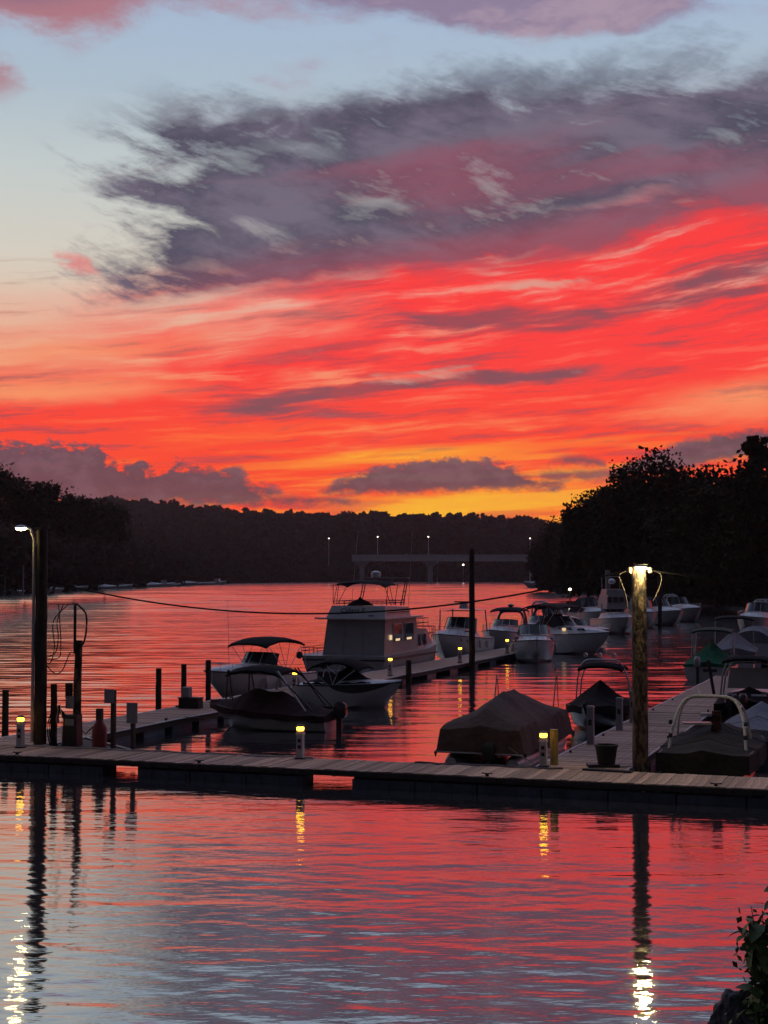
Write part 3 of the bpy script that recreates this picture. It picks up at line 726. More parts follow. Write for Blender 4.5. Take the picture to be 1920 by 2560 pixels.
plain_ped(9.3, 4.25, 'nearest of the three unlit grey pedestals on the right finger dock', 1.25)
plain_ped(14.4, 4.30, 'middle unlit grey pedestal with a panel on the right finger dock', 1.15)
plain_ped(17.3, 4.30, 'farthest of the three unlit grey pedestals, left of the lamp pole', 1.2)

# ------------------------------------------------------------------ piles, poles and posts
def pile(name, a, b, top, r, lab, matl='pile_dark', cat='pile', group=None, lean=0.0, n=12):
    p = D(a, b, 0); mb = MB(); N = 14; lr = random.Random(int(a * 10))
    pth = [(lean * k / N + lr.uniform(-1, 1) * r * 0.05, lr.uniform(-1, 1) * r * 0.05, -1.5 + (top + 1.5) * k / N) for k in range(N + 1)]
    mb.tube(pth, [r * (1.06 - 0.12 * k / N + lr.uniform(-0.03, 0.03)) for k in range(N + 1)], n)
    return mb.build(name, M[matl], loc=p, smooth=50, label=lab, cat=cat, group=group)
MG = 'mooring piles outside the left finger dock'
pile('mooring_pile', 6.1, -16.95, 2.05, 0.13, 'lone dark mooring pile at the left frame edge', group=MG)
pile('mooring_pile', 16.7, -16.2, 2.25, 0.13, 'leftmost of the three dark piles left of the white bimini cruiser', group=MG)
pile('mooring_pile', 19.1, -16.2, 2.3, 0.13, 'middle of the three dark piles left of the white bimini cruiser', group=MG)
pile('mooring_pile', 21.6, -16.2, 2.35, 0.13, 'right-hand dark pile beside the bow of the white bimini cruiser', group=MG)
pile('mooring_pile', 3.2, -13.12, 2.55, 0.12, 'shorter dark pile strapped to the right side of the left lamp pole')
pile('tall_pile', 54.6, -12.95, 8.0, 0.20, 'tall dark bare pile rising above the far waterline mid river', n=12)
pile('dock_pile', 41.5, -13.02, 1.35, 0.17, 'short dark pile beside the pedestal in front of the houseboat')
q = ground(1520, 1560); mb = MB(); mb.tube([(q[0], q[1], -1), (q[0], q[1], 6.9)], [0.34, 0.30], 12).build('tall_grey_pile', M['box_grey'], smooth=50, label='tall grey pile among the far cruisers left of the lamp pole', cat='pile')
q = ground(1650, 1570); mb = MB(); mb.tube([(q[0], q[1], -1), (q[0], q[1], 6.2)], [0.26, 0.22], 10).build('dark_far_pile', M['pile_dark'], smooth=50, label='dark far pile just right of the right lamp pole', cat='pile')
q = ground(1425, 1516)
l = thing('far_dock_lamp', 'small white lamp on a thin pole beyond the far cruisers', 'lamp post', (q[0], q[1], 0))
MB().tube([(0, 0, -1), (0, 0, 3.2)], 0.12, 6).build('post', M['yellow'], l); MB().lathe([(0.1, -0.25), (0.28, -0.1), (0.28, 0.1), (0.1, 0.25)], 8, (0, 0, 3.4)).build('globe', M['far_lamp'], l, smooth=60)

# lamp poles
def lamp_pole(a, b, top, lab, side):
    """side 'front': wall-pack lamp on the viewer's side of the pole top; 'left': short bracket to the left"""
    p = thing('lamp_pole', lab, 'lamp pole', D(a, b, 0), 0)
    lr = random.Random(int(top * 10)); N = 22; mb = MB()
    r0 = 0.23 if side == 'front' else 0.21
    mb.tube([(lr.uniform(-.008, .008), lr.uniform(-.008, .008), -1.5 + (top + 1.5) * k / N) for k in range(N + 1)], [r0 * (1.08 - 0.16 * k / N) for k in range(N + 1)], 18)
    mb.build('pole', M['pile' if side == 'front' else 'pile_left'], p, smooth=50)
    if side == 'left':
        h = 0.16
        MB().tube([(-0.18, -0.08, top - 0.55), (-0.30, -0.10, top - 0.20), (-0.36, -0.12, top + 0.02), (-0.52, -0.12, top + 0.07)], 0.035, 8).build('bracket_arm', M['alu'], p, smooth=50)
        hd = MB().grid([[(-0.48 - 0.42 * k / 5, -0.12 + yy * w, top + 0.06 + zz * w) for (yy, zz) in ((-.13, 0), (-.09, .07), (0, .10), (.09, .07), (.13, 0), (0, -0.01))] for k, w in zip(range(6), (0.35, 0.8, 1, 1, 0.85, 0.35))], True).build('lamp_head', M['alu'], p, smooth=50)
        MB().grid([[(-0.52 - 0.34 * k / 5, -0.12 + w * math.cos(t_) * 0.11, top + 0.045 - w * max(0, math.sin(t_)) * 0.075) for t_ in [math.pi * j / 6 for j in range(7)]] for k, w in zip(range(6), (0.4, 0.85, 1, 1, 0.85, 0.4))]).build('lens', M['lamp_left'], hd, smooth=60)
        MB().tube([(-0.24, -0.10, top - 0.4), (-0.25, -0.10, 3.0), (-0.262, -0.10, 0.6)], 0.055, 7).build('conduit', M['pvc'], p, smooth=50)
    else:
        MB().box((0, -0.38, top + 0.08), (0.40, 0.46, 0.05)).build('lamp_hood', M['dark_metal'], p)
        MB().box((0, -0.22, top + 0.0), (0.10, 0.12, 0.14)).build('bracket', M['dark_metal'], p)
        hd = MB().box((0, -0.36, top + 0.02), (0.36, 0.13, 0.10)).build('lamp_head', M['alu'], p)
        MB().box((0, -0.36, top - 0.05), (0.33, 0.12, 0.05)).build('lens', M['lamp'], hd)
        for sx in (-1, 1):
            MB().lathe([(0.03, -0.10), (0.075, -0.07), (0.075, 0.05), (0.04, 0.10)], 10, (sx * 0.31, -0.16, top - 0.12)).build('insulator', M['rope'], p, smooth=50)
    return p
LP = D(2.95, -13.5); RP = D(2.95, 7.05)
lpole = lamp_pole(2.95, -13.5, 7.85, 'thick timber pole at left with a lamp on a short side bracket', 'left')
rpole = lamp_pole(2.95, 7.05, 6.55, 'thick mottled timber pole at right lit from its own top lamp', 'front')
def cable(name, p0, p1, sag, r, lab, cat='cable', n=40, m='rope_dark'):
    p0, p1 = Vector(p0), Vector(p1); pts = []
    for i in range(n + 1):
        q = i / n; p = p0.lerp(p1, q); p.z -= sag * 4 * q * (1 - q) ; pts.append(p)
    return MB().tube(pts, r, 5).build(name, M[m], smooth=60, label=lab, cat=cat)
cable('overhead_cable', LP + Vector((0.2, 0, 6.1)), RP + Vector((-0.31, -0.1, 6.45)), 1.22, 0.028, 'thick dark cable sagging across the river between both lamp poles')
cable('overhead_wire', RP + Vector((0.31, -0.16, 6.42)), D(4.5, 30, 5.3), 0.5, 0.022, 'thin wire running right from the top of the right lamp pole')
for sx, lab in ((-1, 'frayed cable end hanging left of the right lamp pole top'), (1, 'frayed cable end hanging right of the right lamp pole top')):
    o = RP
    MB().tube(curvy([o + Vector((sx * 0.34, -0.16, 6.42)), o + Vector((sx * 0.62, -0.18, 6.30)), o + Vector((sx * 0.52 if sx < 0 else 0.58, -0.2, 5.95)), o + Vector((sx * 0.42, -0.2, 5.6)), o + Vector((sx * 0.36, -0.18, 5.1 if sx < 0 else 5.5))]), 0.013, 6).build('hanging_cable', M['rope'], smooth=60, label=lab, cat='cable')

# fuel post with pipe, hoses and pump
fp = thing('fuel_post', 'slim timber fuel post with a steel pipe, hoses and pump boxes', 'fuel post', D(3.35, -12.3, 0), -YAW)
MB().tube([(0, 0, -1.2), (0, 0, 2.5), (0.06, 0, 4.05)], [0.16, 0.14, 0.12], 10).build('post', M['pile'], fp, smooth=50)
MB().tube([(-0.05, -0.1, 3.6), (-0.05, -0.1, 5.25), (0.02, -0.1, 5.32)], 0.05, 8).build('pipe', M['dark_metal'], fp, smooth=50)
MB().box((-0.16, -0.18, 1.95), (0.28, 0.16, 0.42)).build('meter_box', M['box_grey'], fp)
pb = MB().box((-0.02, -0.25, 1.02), (0.56, 0.40, 1.05), taper=0.92).build('pump_body', M['dark_metal'], fp)
MB().box((-0.02, -0.455, 1.3), (0.34, 0.02, 0.22)).build('display', M['box_grey'], pb)
MB().box((-0.25, -0.12, 2.35), (0.18, 0.2, 0.5)).build('junction_box', M['pile_dark'], fp)
for k in range(5):
    w = 0.22 + k * 0.055
    MB().tube([(-0.50 + w * 0.9 * math.cos(t_), -0.30 - 0.03 * k, 1.02 + 0.66 * math.sin(t_) * (0.9 + 0.05 * k)) for t_ in [2 * math.pi * j / 20 for j in range(20)]] + [(-0.50 + w * 0.9, -0.30 - 0.03 * k, 1.02)], 0.022, 6).build('hose_coil', M['rubber'], fp, smooth=60)
for k, (dx_, dz_) in enumerate(((-0.85, 3.1), (-0.70, 3.45), (-0.60, 3.3))):
    MB().tube(curvy([(-0.3 - 0.2 * k, -0.1, 5.30), (dx_ - 0.05, -0.1, 4.7), (dx_, -0.1, dz_ + 0.7), (dx_ - 0.18 + 0.05 * k, -0.1, dz_ + 0.15), (-1.35, -0.1, 3.42)]), 0.018, 5).build('hanging_hose', M['rubber'], fp, smooth=60)
MB().tube(curvy([(0.0, -0.1, 5.31), (0.35, -0.1, 5.0), (0.40, -0.1, 4.5), (0.30, -0.1, 4.0), (0.12, -0.1, 3.85)]), 0.032, 6).build('supply_hose', M['rubber'], fp, smooth=60)
MB().tube(curvy([(-1.35, -0.1, 3.42), (-0.9, -0.1, 2.95), (-0.55, -0.1, 3.0), (-0.25, -0.1, 3.6), (-0.1, -0.1, 3.62)]), 0.018, 5).build('hanging_hose', M['rubber'], fp, smooth=60)
MB().tube([(-1.1, -0.1, 5.30), (0.0, -0.1, 5.30)], 0.022, 5).build('crossbar', M['dark_metal'], fp)
# red extinguisher stand
e_ = thing('extinguisher_stand', 'red bottle-shaped stand with a dark post between pump and signs', 'fire stand', D(2.75, -11.08, 0.46), -YAW)
MB().lathe([(0.24, 0), (0.25, 0.45), (0.24, 0.72), (0.12, 0.92), (0.10, 0.98)], 14).build('red_body', M['red'], e_, smooth=40)
MB().box((0, 0, 1.15), (0.20, 0.16, 0.40)).build('post_top', M['fascia'], e_); MB().tube([(-0.2, -0.1, 0.75), (-0.45, -0.15, 0.5), (-0.6, -0.15, 0.62)], 0.02, 5).build('hose', M['rubber'], e_)
for a, b, h, s, lab, off in ((2.65, -10.5, 2.15, (0.36, 0.03, 0.46), 'pale square sign on a brown post behind the red stand', -0.12), (2.65, -9.76, 1.70, (0.40, 0.03, 0.68), 'grey upright sign on a low post, right of the square sign', 0)):
    sgn = thing('dock_sign', lab, 'sign', D(a, b, 0.30), -YAW, 'small signs on the front walkway')
    MB().box((0, 0, h / 2), (0.15 if off else 0.13, 0.12, h)).build('post', M['fascia'], sgn)
    MB().box((off, -0.08, h - s[2] * 0.42), s).build('board', M['sign'], sgn)
    MB().box((off, -0.10, h - s[2] * 0.42), (s[0] * 0.9, 0.004, s[2] * 0.9)).build('panel', M['box_grey'], sgn)
# little flag
f_ = thing('flag', 'small striped flag hanging from a tilted stick left of the pump', 'flag', D(2.9, -12.72, 0.46), -YAW)
MB().tube([(0.12, 0, 0), (0.10, 0, 1.0), (0.02, 0, 1.45)], 0.012, 5).build('stick', M['steel'], f_)
rows = [[(0.02 - 0.16 * j / 7 + 0.03 * math.sin(i * 0.9), 0.02 * math.sin(j * 1.3), 1.42 - i * 0.085 - 0.05 * j / 7) for j in range(8)] for i in range(8)]
for j in range(7):
    MB().grid([[r[j], r[j + 1]] for r in rows]).build('stripe', M['flag_red' if j % 2 == 0 else 'flag_white'], f_)
MB().grid([[(p[0], p[1] - 0.008, p[2]) for p in r[:4]] for r in rows[:4]]).build('canton', M['flag_blue'], f_)
# boxes on the left finger dock, bucket on the right one
bx1 = thing('dock_box', 'black dock box with a grey crate on it beside the dark piles', 'box', D(17.4, -15.0, DECK), -YAW)
MB().box((0, 0, 0.22), (0.95, 0.5, 0.42), taper=0.97).build('body', M['rubber'], bx1); MB().box((0, 0, 0.45), (1.0, 0.54, 0.05)).build('lid', M['rubber'], bx1)
MB().box((-0.15, 0, 0.70), (0.36, 0.32, 0.42)).build('grey_crate', M['box_grey'], loc=D(17.4, -15.05, DECK), rz=-YAW, label='small grey crate standing on the black dock box', cat='crate')
bk = thing('bucket', 'dark bucket on the dock corner beside the right lamp pole', 'bucket', D(3.35, 5.95, DECK), 0)
MB().lathe([(0.26, 0.10), (0.34, 0.62), (0.37, 0.62), (0.37, 0.67), (0.30, 0.67), (0.24, 0.2)], 14).build('body', M['rubber'], bk, smooth=40)
MB().box((-0.1, 0.0, 0.05), (0.95, 0.5, 0.09)).build('base_plate', M['dark_metal'], bk)
MB().box((0.2, -0.6, 0.03), (1.5, 0.28, 0.05), rz=-0.12).build('black_mat', M['rubber'], loc=D(2.9, 6.0, DECK), rz=-YAW, label='flat black mat lying on the dock in front of the bucket', cat='mat')
# ------------------------------------------------------------------ boats
class Boat:
    """hull-shaped helper; local +x is the bow, z = 0 the waterline"""
    def __init__(b, name, label, L, B, fs, fb, pos, heading, cat='boat', group=None, hullmat='gel', stripe=None, lower=None):
        b.L, b.B, b.fs, b.fb = L, B, fs, fb
        b.t = thing(name, label, cat, (pos[0], pos[1], 0), heading, group)
        N = 18; rows = []
        for i in range(N + 1):
            t_ = i / N; s_ = b.sec(t_)
            port = [s_['keel'], s_['chine'], s_['mid'], s_['sheer']]
            rows.append([(x, -y, z) for (x, y, z) in reversed(port)] + port[1:])
        mb = MB(); mb.grid(rows); n = len(rows[0]); mb.F.append(tuple(range(n - 1, -1, -1)))
        b.hull = mb.build('hull', M[hullmat], b.t, smooth=38)
        for sg in (1, -1):
            pth = [(x + 0.01, sg * (y + 0.012), z - 0.02) for (x, y, z) in (b.sec(i / 24)['sheer'] for i in range(25))]
            MB().tube(pth, 0.035, 6).build('rub_rail', M['dark_metal'], b.hull, smooth=60)
        if stripe: b.band(stripe, 0.35, 0.92, 0.30)
        if lower:
            mb = MB()
            for sg in (1, -1):
                rws = []
                for i in range(19):
                    s_ = b.sec(i / 18); k, c = Vector(s_['keel']), Vector(s_['chine'])
                    rws.append([tuple(Vector((p.x, sg * (p.y + 0.006), p.z - 0.004))) for p in (k, c)])
                mb.grid(rws)
            mb.build('bottom_paint', M[lower], b.t)
    def sec(b, t):
        h = b.B / 2 * (0.90 + 0.10 * min(1, t / 0.35)) if t < 0.5 else b.B / 2 * (1 - ((t - 0.5) / 0.5) ** 2.5)
        h = max(h, 0.015)
        x = b.L * (t - 0.5); sh = b.fs + (b.fb - b.fs) * t ** 1.9
        cz = 0.06 + b.fb * 0.50 * max(0, (t - 0.4) / 0.6) ** 2.2; cb = h * (0.90 - 0.35 * t ** 3)
        kz = -0.4 + (b.fb * 0.36 + 0.4) * max(0, (t - 0.6) / 0.4) ** 2.4
        r = t ** 4
        return dict(keel=(x - b.L * 0.115 * r, 0, kz), chine=(x - b.L * 0.07 * r, cb, cz), mid=(x - b.L * 0.03 * r, cb + (h - cb) * 0.62 + 0.02, cz + (sh - cz) * 0.55), sheer=(x, h, sh), h=h, sh=sh, x=x)
    def band(b, matl, t0, t1, w):
        for sg in (1, -1):
            rws = []
            for i in range(13):
                q = i / 12; s_ = b.sec(t0 + (t1 - t0) * q); m_, s2 = Vector(s_['mid']), Vector(s_['sheer'])
                k = math.sin(math.pi * q) ** 0.6
                lo = s2.lerp(m_, 0.15 + 0.75 * k); up = s2.lerp(m_, 0.12)
                rws.append([(p.x, sg * (p.y + 0.012), p.z) for p in (up, lo)])
            MB().grid(rws).build('stripe', M[matl], b.t)
    def deck(b, t0, crown, matl='gel', name='foredeck'):
        """camber deck from station t0 to the bow; crown(t) = height of the centreline above the sheer"""
        rws = []
        for i in range(15):
            t_ = t0 + (0.995 - t0) * i / 14; s_ = b.sec(t_); c = crown(t_)
            rws.append([(s_['x'], s_['h'] * f * 0.985, s_['sh'] + c * g) for f, g in ((-1, 0), (-.86, .08), (-.70, .70), (-.45, .93), (0, 1), (.45, .93), (.70, .70), (.86, .08), (1, 0))])
        mb = MB(); mb.grid(rws); mb.F.append(tuple(range(8, -1, -1)))
        return mb.build(name, M[matl], b.t, smooth=45)
    def cockpit(b, t0, depth=0.5, matl='gel'):
        rws = []
        for i in range(9):
            t_ = t0 * i / 8; s_ = b.sec(t_); h, z = s_['h'], s_['sh']
            rws.append([(s_['x'], y, zz) for y, zz in ((-h, z), (-h * .84, z + .02), (-h * .82, z - depth), (h * .82, z - depth), (h * .84, z + .02), (h, z))])
        MB().grid(rws).build('cockpit', M[matl], b.t)
        s_ = b.sec(0.01); MB().box((s_['x'] + 0.12, 0, s_['sh'] - depth / 2), (0.2, s_['h'] * 1.66, depth)).build('transom_seat', M[matl], b.t)
        for k in (-0.35, 0.35): MB().box((b.L * (t0 - 0.5) - 0.9, k * b.B * .7, b.sec(t0)['sh'] - 0.15), (0.5, 0.5, 0.75), taper=0.8).build('helm_seat', M['gel_grey'], b.t)
    def windshield(b, t, h, crown, rake=0.45, wrap=0.6, w=0.80, mull=4):
        s_ = b.sec(t); n = 12; lo, up = [], []
        for j in range(n + 1):
            f = -1 + 2 * j / n; y = f * s_['h'] * w; x = s_['x'] - wrap * abs(f) ** 2.2
            z0 = s_['sh'] + crown * (1 - 0.35 * abs(f) ** 3)
            lo.append((x, y, z0)); up.append((x - rake * (1 - 0.25 * abs(f)), y * 0.90, s_['sh'] + crown + h * (1 - 0.18 * abs(f) ** 4)))
        p = MB().grid([lo, up]).build('windshield', M['glass'], b.t, smooth=50)
        MB().tube(up, 0.022, 6).build('frame_top', M['dark_metal'], p, smooth=60); MB().tube(lo, 0.022, 6).build('frame_base', M['alu'], p, smooth=60)
        for k in range(1, mull):
            j = round(n * k / mull); MB().tube([lo[j], up[j]], 0.018, 5).build('mullion', M['alu'], p)
    def bimini(b, x0, x1, z, w, matl='black_canvas', drop=0.22, legs=True, zb=None, front=0.25, name='bimini_top'):
        rws = []; n = 10
        for i in range(n + 1):
            q = i / n; x = x0 + (x1 - x0) * q; zz = z - drop * (abs(2 * q - 1) ** 2.6) * (1 if q < .5 else front / 0.25) + 0.015 * math.sin(i * 2.2)
            rws.append([(x, f * w / 2, zz - 0.16 * abs(f) ** 3) for f in (-1, -.8, -.5, 0, .5, .8, 1)])
        mb = MB(); mb.grid(rws); mb.grid([[(x, y, zz - 0.035) for x, y, zz in r] for r in reversed(rws)])
        for r in (rws[0], rws[-1]): mb.grid([r, [(x, y, zz - 0.10) for x, y, zz in r]])
        for sgi in (0, -1): mb.grid([[r[sgi] for r in rws], [(r[sgi][0], r[sgi][1], r[sgi][2] - 0.10) for r in rws]])
        c = mb.build(name, M[matl], b.t, smooth=40)
        if legs:
            zb = b.fs + 0.1 if zb is None else zb
            xm = (x0 + x1) / 2
            for sg in (1, -1):
                y = sg * w * 0.5
                for xa, xb, zz in ((xm - (x1 - x0) * .10, x0 + (x1 - x0) * .06, z - drop), (xm + (x1 - x0) * .05, x1 - (x1 - x0) * .06, z - drop), (xm, xm - (x1 - x0) * .12, z - 0.15), (xm, xm + (x1 - x0) * .16, z - 0.15), (x0 - .1, x0 + (x1 - x0) * .03, z - drop)):
                    MB().tube([(xa, y * 1.0, zb), (xb, y * 0.97, zz - 0.1)], 0.016, 5).build('frame_leg', M['alu'], c)
        return c
    def tarp(b, ridge, matl, drop=0.22, over=0.06, sag=0.05, seed=1, t0=0.0, t1=1.0, pw=1.0, name='cover'):
        """mooring cover from gunwale to gunwale; ridge = [(t, height above sheer)]"""
        r = random.Random(seed); rws = []; n = 22
        ph = [r.uniform(0, 6) for _ in range(4)]
        for i in range(n + 1):
            t_ = t0 + (t1 - t0) * i / n; s_ = b.sec(min(t_, 0.995))
            for (ta, ha), (tb, hb) in zip(ridge, ridge[1:]):
                if ta <= t_ <= tb: hh = ha + (hb - ha) * (t_ - ta) / (tb - ta); hh -= sag * math.sin(math.pi * (t_ - ta) / (tb - ta)); break
            row = []
            ends = (t_ - t0 < 1e-6) or (t1 - t_ < 1e-6)
            hw = s_['h'] + over
            for f in (-1.0, -1.0, -.86, -.62, -.34, 0, .34, .62, .86, 1.0, 1.0):
                k = 1 - abs(f) ** pw
                z = s_['sh'] + hh * k - sag * 0.6 * math.sin(math.pi * abs(f)) + 0.02 * math.sin(7 * f + ph[0] + i) + 0.012 * math.sin(i * 1.7 + ph[1] + f * 4)
                row.append((s_['x'], f * hw, z))
            row[0] = (s_['x'], -hw - 0.01, s_['sh'] - drop - 0.03 * math.sin(i * 1.3 + ph[2])); row[-1] = (s_['x'], hw + 0.01, s_['sh'] - drop - 0.03 * math.sin(i * 1.1 + ph[3]))
            rws.append(row)
        mb = MB(); mb.grid(rws); m_ = len(rws[0])
        e0 = [(rws[0][j][0] - 0.05, rws[0][j][1], b.sec(t0)['sh'] - drop) for j in range(m_)]; mb.grid([e0, rws[0]])
        cv_ = mb.build(name, M[matl], b.t, smooth=50)
        for i in (5, 11, 16):
            MB().tube([(x, y, z + .006) for x, y, z in rws[i]], .011, 4).build('seam', M[matl], cv_)
        if drop > 0.15:
            for i in range(2, n, 4):
                for j in (0, -1):
                    x, y, z = rws[i][j]; MB().tube([(x, y, z + .02), (x + .05, y * .99, z - .12)], .008, 4).build('tie_down', M['rope_dark'], cv_)
        return cv_
    def fenders(b, ts, side):
        for t_ in ts:
            s_ = b.sec(t_); y = side * (s_['h'] + .10)
            f_ = MB().lathe([(.03, -.32), (.10, -.26), (.105, .2), (.03, .28)], 8, (s_['x'], y, s_['sh'] - .45)).build('fender', M['pvc'], b.t, smooth=60)
            MB().tube([(s_['x'], y, s_['sh'] - .18), (s_['x'], side * s_['h'] * .95, s_['sh'] + .03)], .01, 4).build('fender_line', M['rope'], f_)
    def tower(b, t, ht, w, matl='alu', lean=-0.5, hoops=2, gap=0.55, r=0.035, zoff=0.0):
        s_ = b.sec(t); T_ = []
        for k in range(hoops):
            x = s_['x'] + k * gap; z0 = s_['sh'] + zoff; pts = []
            hgt = ht * (1 - 0.12 * k)
            for j in range(17):
                f = -1 + 2 * j / 16; yy = math.copysign(min(1, abs(f) * 1.0) ** 0.72, f) * w / 2; zz = (1 - abs(f) ** 4.2) ** 0.72
                pts.append((x + lean * zz * (0.8 if k else 1), yy * (1 if k == 0 else 0.96), z0 + hgt * zz))
            T_.append(pts)
            o = MB().tube(pts, r, 8).build('tower_hoop', M[matl], b.t, smooth=60)
        if hoops > 1:
            for j in (4, 7, 9, 12): MB().tube([T_[0][j], T_[1][j]], r * 0.6, 6).build('tower_brace', M[matl], b.t)
        return T_
    def rail(b, t0, h=0.45, inset=0.08, n=6, matl='steel'):
        top = []
        for sg in (-1, 1):
            side = []
            for i in range(n + 1):
                s_ = b.sec(min(0.985, t0 + (0.985 - t0) * i / n)); side.append((s_['x'] + 0.02, sg * max(0.02, s_['h'] - inset), s_['sh'] + h))
                MB().tube([(s_['x'], sg * max(0.02, s_['h'] - inset), s_['sh']), side[-1]], 0.014, 5).build('stanchion', M[matl], b.t)
            top += side if sg < 0 else side[::-1]
        MB().tube(top, 0.018, 6).build('bow_rail', M[matl], b.t, smooth=60)
    def outboard(b, y=0.0, matl='gel_dark', s=1.0):
        x = -b.L / 2 - 0.28
        o = MB().grid([[(x + xx * s * k, y + yy * s * k, b.fs + zz) for xx, yy in ((-.30, -.12), (-.30, .12), (-.1, .19), (.22, .16), (.22, -.16), (-.1, -.19))] for zz, k in ((-0.12, .75), (0.0, 1), (0.25, 1), (0.42, .85), (0.5, .45))], True).build('outboard_motor', M[matl], b.t, smooth=50)
        MB().box((x + 0.02, y, b.fs - 0.55), (0.22, 0.12, 0.9)).build('motor_leg', M['dark_metal'], o)
    def window(b, t0, t1, z0, z1, side, out=0.02, matl='glass', name='window'):
        pts = []
        for t_, z in ((t0, z0), (t1, z0), (t1 - 0.02, z1), (t0 + 0.02, z1)):
            s_ = b.sec(t_); pts.append((s_['x'], side * (s_['h'] * 0.72 + out), s_['sh'] + z))
        MB().add(pts, [(0, 1, 2, 3)]).build(name, M[matl], b.t)
    def platform(b, l=0.7, z=0.22):
        MB().box((-b.L / 2 - l / 2, 0, z), (l, b.B * 0.84, 0.08)).build('swim_platform', M['gel_grey'], b.t)
    def portlights(b, ts, side):
        for t_ in ts:
            s_ = b.sec(t_); m_ = Vector(s_['mid']).lerp(Vector(s_['sheer']), 0.5)
            MB().lathe([(0.02, -0.02), (0.11, -0.01), (0.11, 0.01), (0.02, 0.02)], 10).build('portlight', M['glass'], b.t, loc=(m_.x, side * (m_.y + 0.03), m_.z)).rotation_euler = (math.pi / 2, 0, 0)
AW = math.pi / 2 - YAW            # heading away along the fingers
TO = AW + math.pi                 # heading towards the viewer
RT = -YAW                         # heading right
LT = math.pi - YAW                # heading left
BG = 'boats berthed in the marina'
def moor(p, q, sag, lab): cable('mooring_line', p, q, sag, 0.014, lab, 'rope', 14, 'rope')

# 1 maroon covered runabout with folded bimini frame, bow in to the left finger
b = Boat('covered_runabout', 'runabout under a dark maroon cover with an open bimini frame, near left slip', 5.5, 2.3, 0.66, 1.0, D(15.2, -10.25), LT, group=BG, hullmat='gel_grey')
b.tarp([(0, .15), (.18, .45), (.40, .80), (.62, .86), (.80, .34), (1.0, .12)], 'maroon_canvas', drop=.24, seed=2)
b.bimini(-0.85, 1.55, 2.58, 2.15, 'black_canvas', drop=0.20, legs=False)
for sg in (1, -1):
    for xa, xb in ((-1.5, -0.75), (-1.8, -0.6), (1.2, 1.4), (1.5, 1.45)): MB().tube([(xa - 0.5 if xa < 0 else xa, sg * 1.12, 0.85 if xa < 0 else 1.2), (xb, sg * 1.06, 2.42)], 0.032, 6).build('bimini_leg', M['alu' if sg > 0 and xa == -1.5 else 'dark_metal'], b.t)  # legs alike; one coloured brighter to paint in the light it catches
b.outboard(0, s=1.0)
# 2 white runabout with dark stripe, bow out
b = Boat('striped_runabout', 'white runabout with a black side stripe and peaked cockpit cover, bow to the right', 5.0, 2.3, 1.05, 1.25, D(26.0, -10.7), RT, group=BG, hullmat='gel', stripe='gel_dark')
b.deck(.42, lambda t: 0.22 * (1 - ((t - .42) / .58) ** 2)); b.deck(0.02, lambda t: 0.10, name='aft_deck')
b.tarp([(0, .15), (.30, .42), (.46, .85), (.60, .40), (.80, .05), (1, .02)], 'navy_canvas', drop=-.10, over=-.20, seed=5, t0=.06, t1=.74)
b.bimini(-1.9, 0.7, 2.32, 2.2, 'black_canvas', drop=.40, zb=1.1)
b.portlights((.70,), -1)
# 3 white cruiser with black bimini, outside the left finger, bow towards the viewer
b = Boat('bimini_cruiser', 'white cabin cruiser with a black bimini top on the left finger outer side', 8.2, 2.75, 1.05, 1.52, D(30.6, -17.95), TO - 0.22, group=BG, hullmat='gel')
b.deck(.40, lambda t: 0.52 * (1 - max(0, (t - .5) / .5) ** 1.7)); b.cockpit(.42)
b.windshield(.56, .55, .50, rake=.5, wrap=.95, w=.86)
b.bimini(-2.9, 0.6, 3.02, 2.5, 'black_canvas', drop=.28, zb=1.4)
b.fenders((.25, .45, .6), 1); b.rail(.55, .42); b.window(.52, .66, .16, .36, 1); b.platform()
MB().tube([(0.6, -1.15, 1.5), (0.72, -1.18, 5.1)], [0.015, 0.006], 5).build('antenna', M['pvc'], b.t)
MB().lathe([(.05, -.2), (.18, -.12), (.18, .12), (.05, .2)], 10, (-3.6, 0.4, 1.95)).build('fender', M['rubber'], b.t, smooth=60)
moor(D(26.6, -18.4, 1.5), D(21.7, -16.1, 1.2), .15, 'rope from the white bimini cruiser bow to the right-hand dark pile')

# 4 the houseboat
hb = thing('houseboat', 'tall boxy houseboat with a flybridge, name lettering and bimini top', 'houseboat', D(47.0, -18.55, 0), -YAW, BG)
HW = 2.05                                         # half width of the cabin; local x right, y away
def hbp(name, m, mb, parent=None, smooth=None): return mb.build(name, M[m], parent or hb, smooth)
rws = []
for y, w, z0, z1 in ((-0.5, 2.35, .25, 1.22), (0.2, 2.5, -.2, 1.30), (8, 2.5, -.2, 1.40), (11, 2.1, -.1, 1.55), (13.4, .9, .2, 1.75), (14.2, .05, .6, 1.85)):
    rws.append([(-w - 0.9 * (1 if y < 9 else 0.4), y, z1), (-w * .9 - 0.8 * (1 if y < 9 else .4), y, z0), (w * .9, y, z0), (w, y, z1)])
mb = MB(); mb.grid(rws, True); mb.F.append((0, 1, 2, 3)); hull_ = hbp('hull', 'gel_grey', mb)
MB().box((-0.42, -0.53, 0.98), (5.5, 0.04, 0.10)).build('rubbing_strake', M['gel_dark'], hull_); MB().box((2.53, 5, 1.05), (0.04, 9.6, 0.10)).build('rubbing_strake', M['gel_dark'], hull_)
MB().add([(-HW, .10, 1.28), (HW, .10, 1.28), (HW - .06, .55, 3.5), (-HW + .14, .55, 3.5), (-HW, 7.0, 1.28), (HW, 7.0, 1.28), (HW - .06, 6.8, 3.5), (-HW + .14, 6.8, 3.5)], [(0, 1, 2, 3), (1, 5, 6, 2), (5, 4, 7, 6), (4, 0, 3, 7), (3, 2, 6, 7)]).build('cabin', M['gel_grey'], hb)
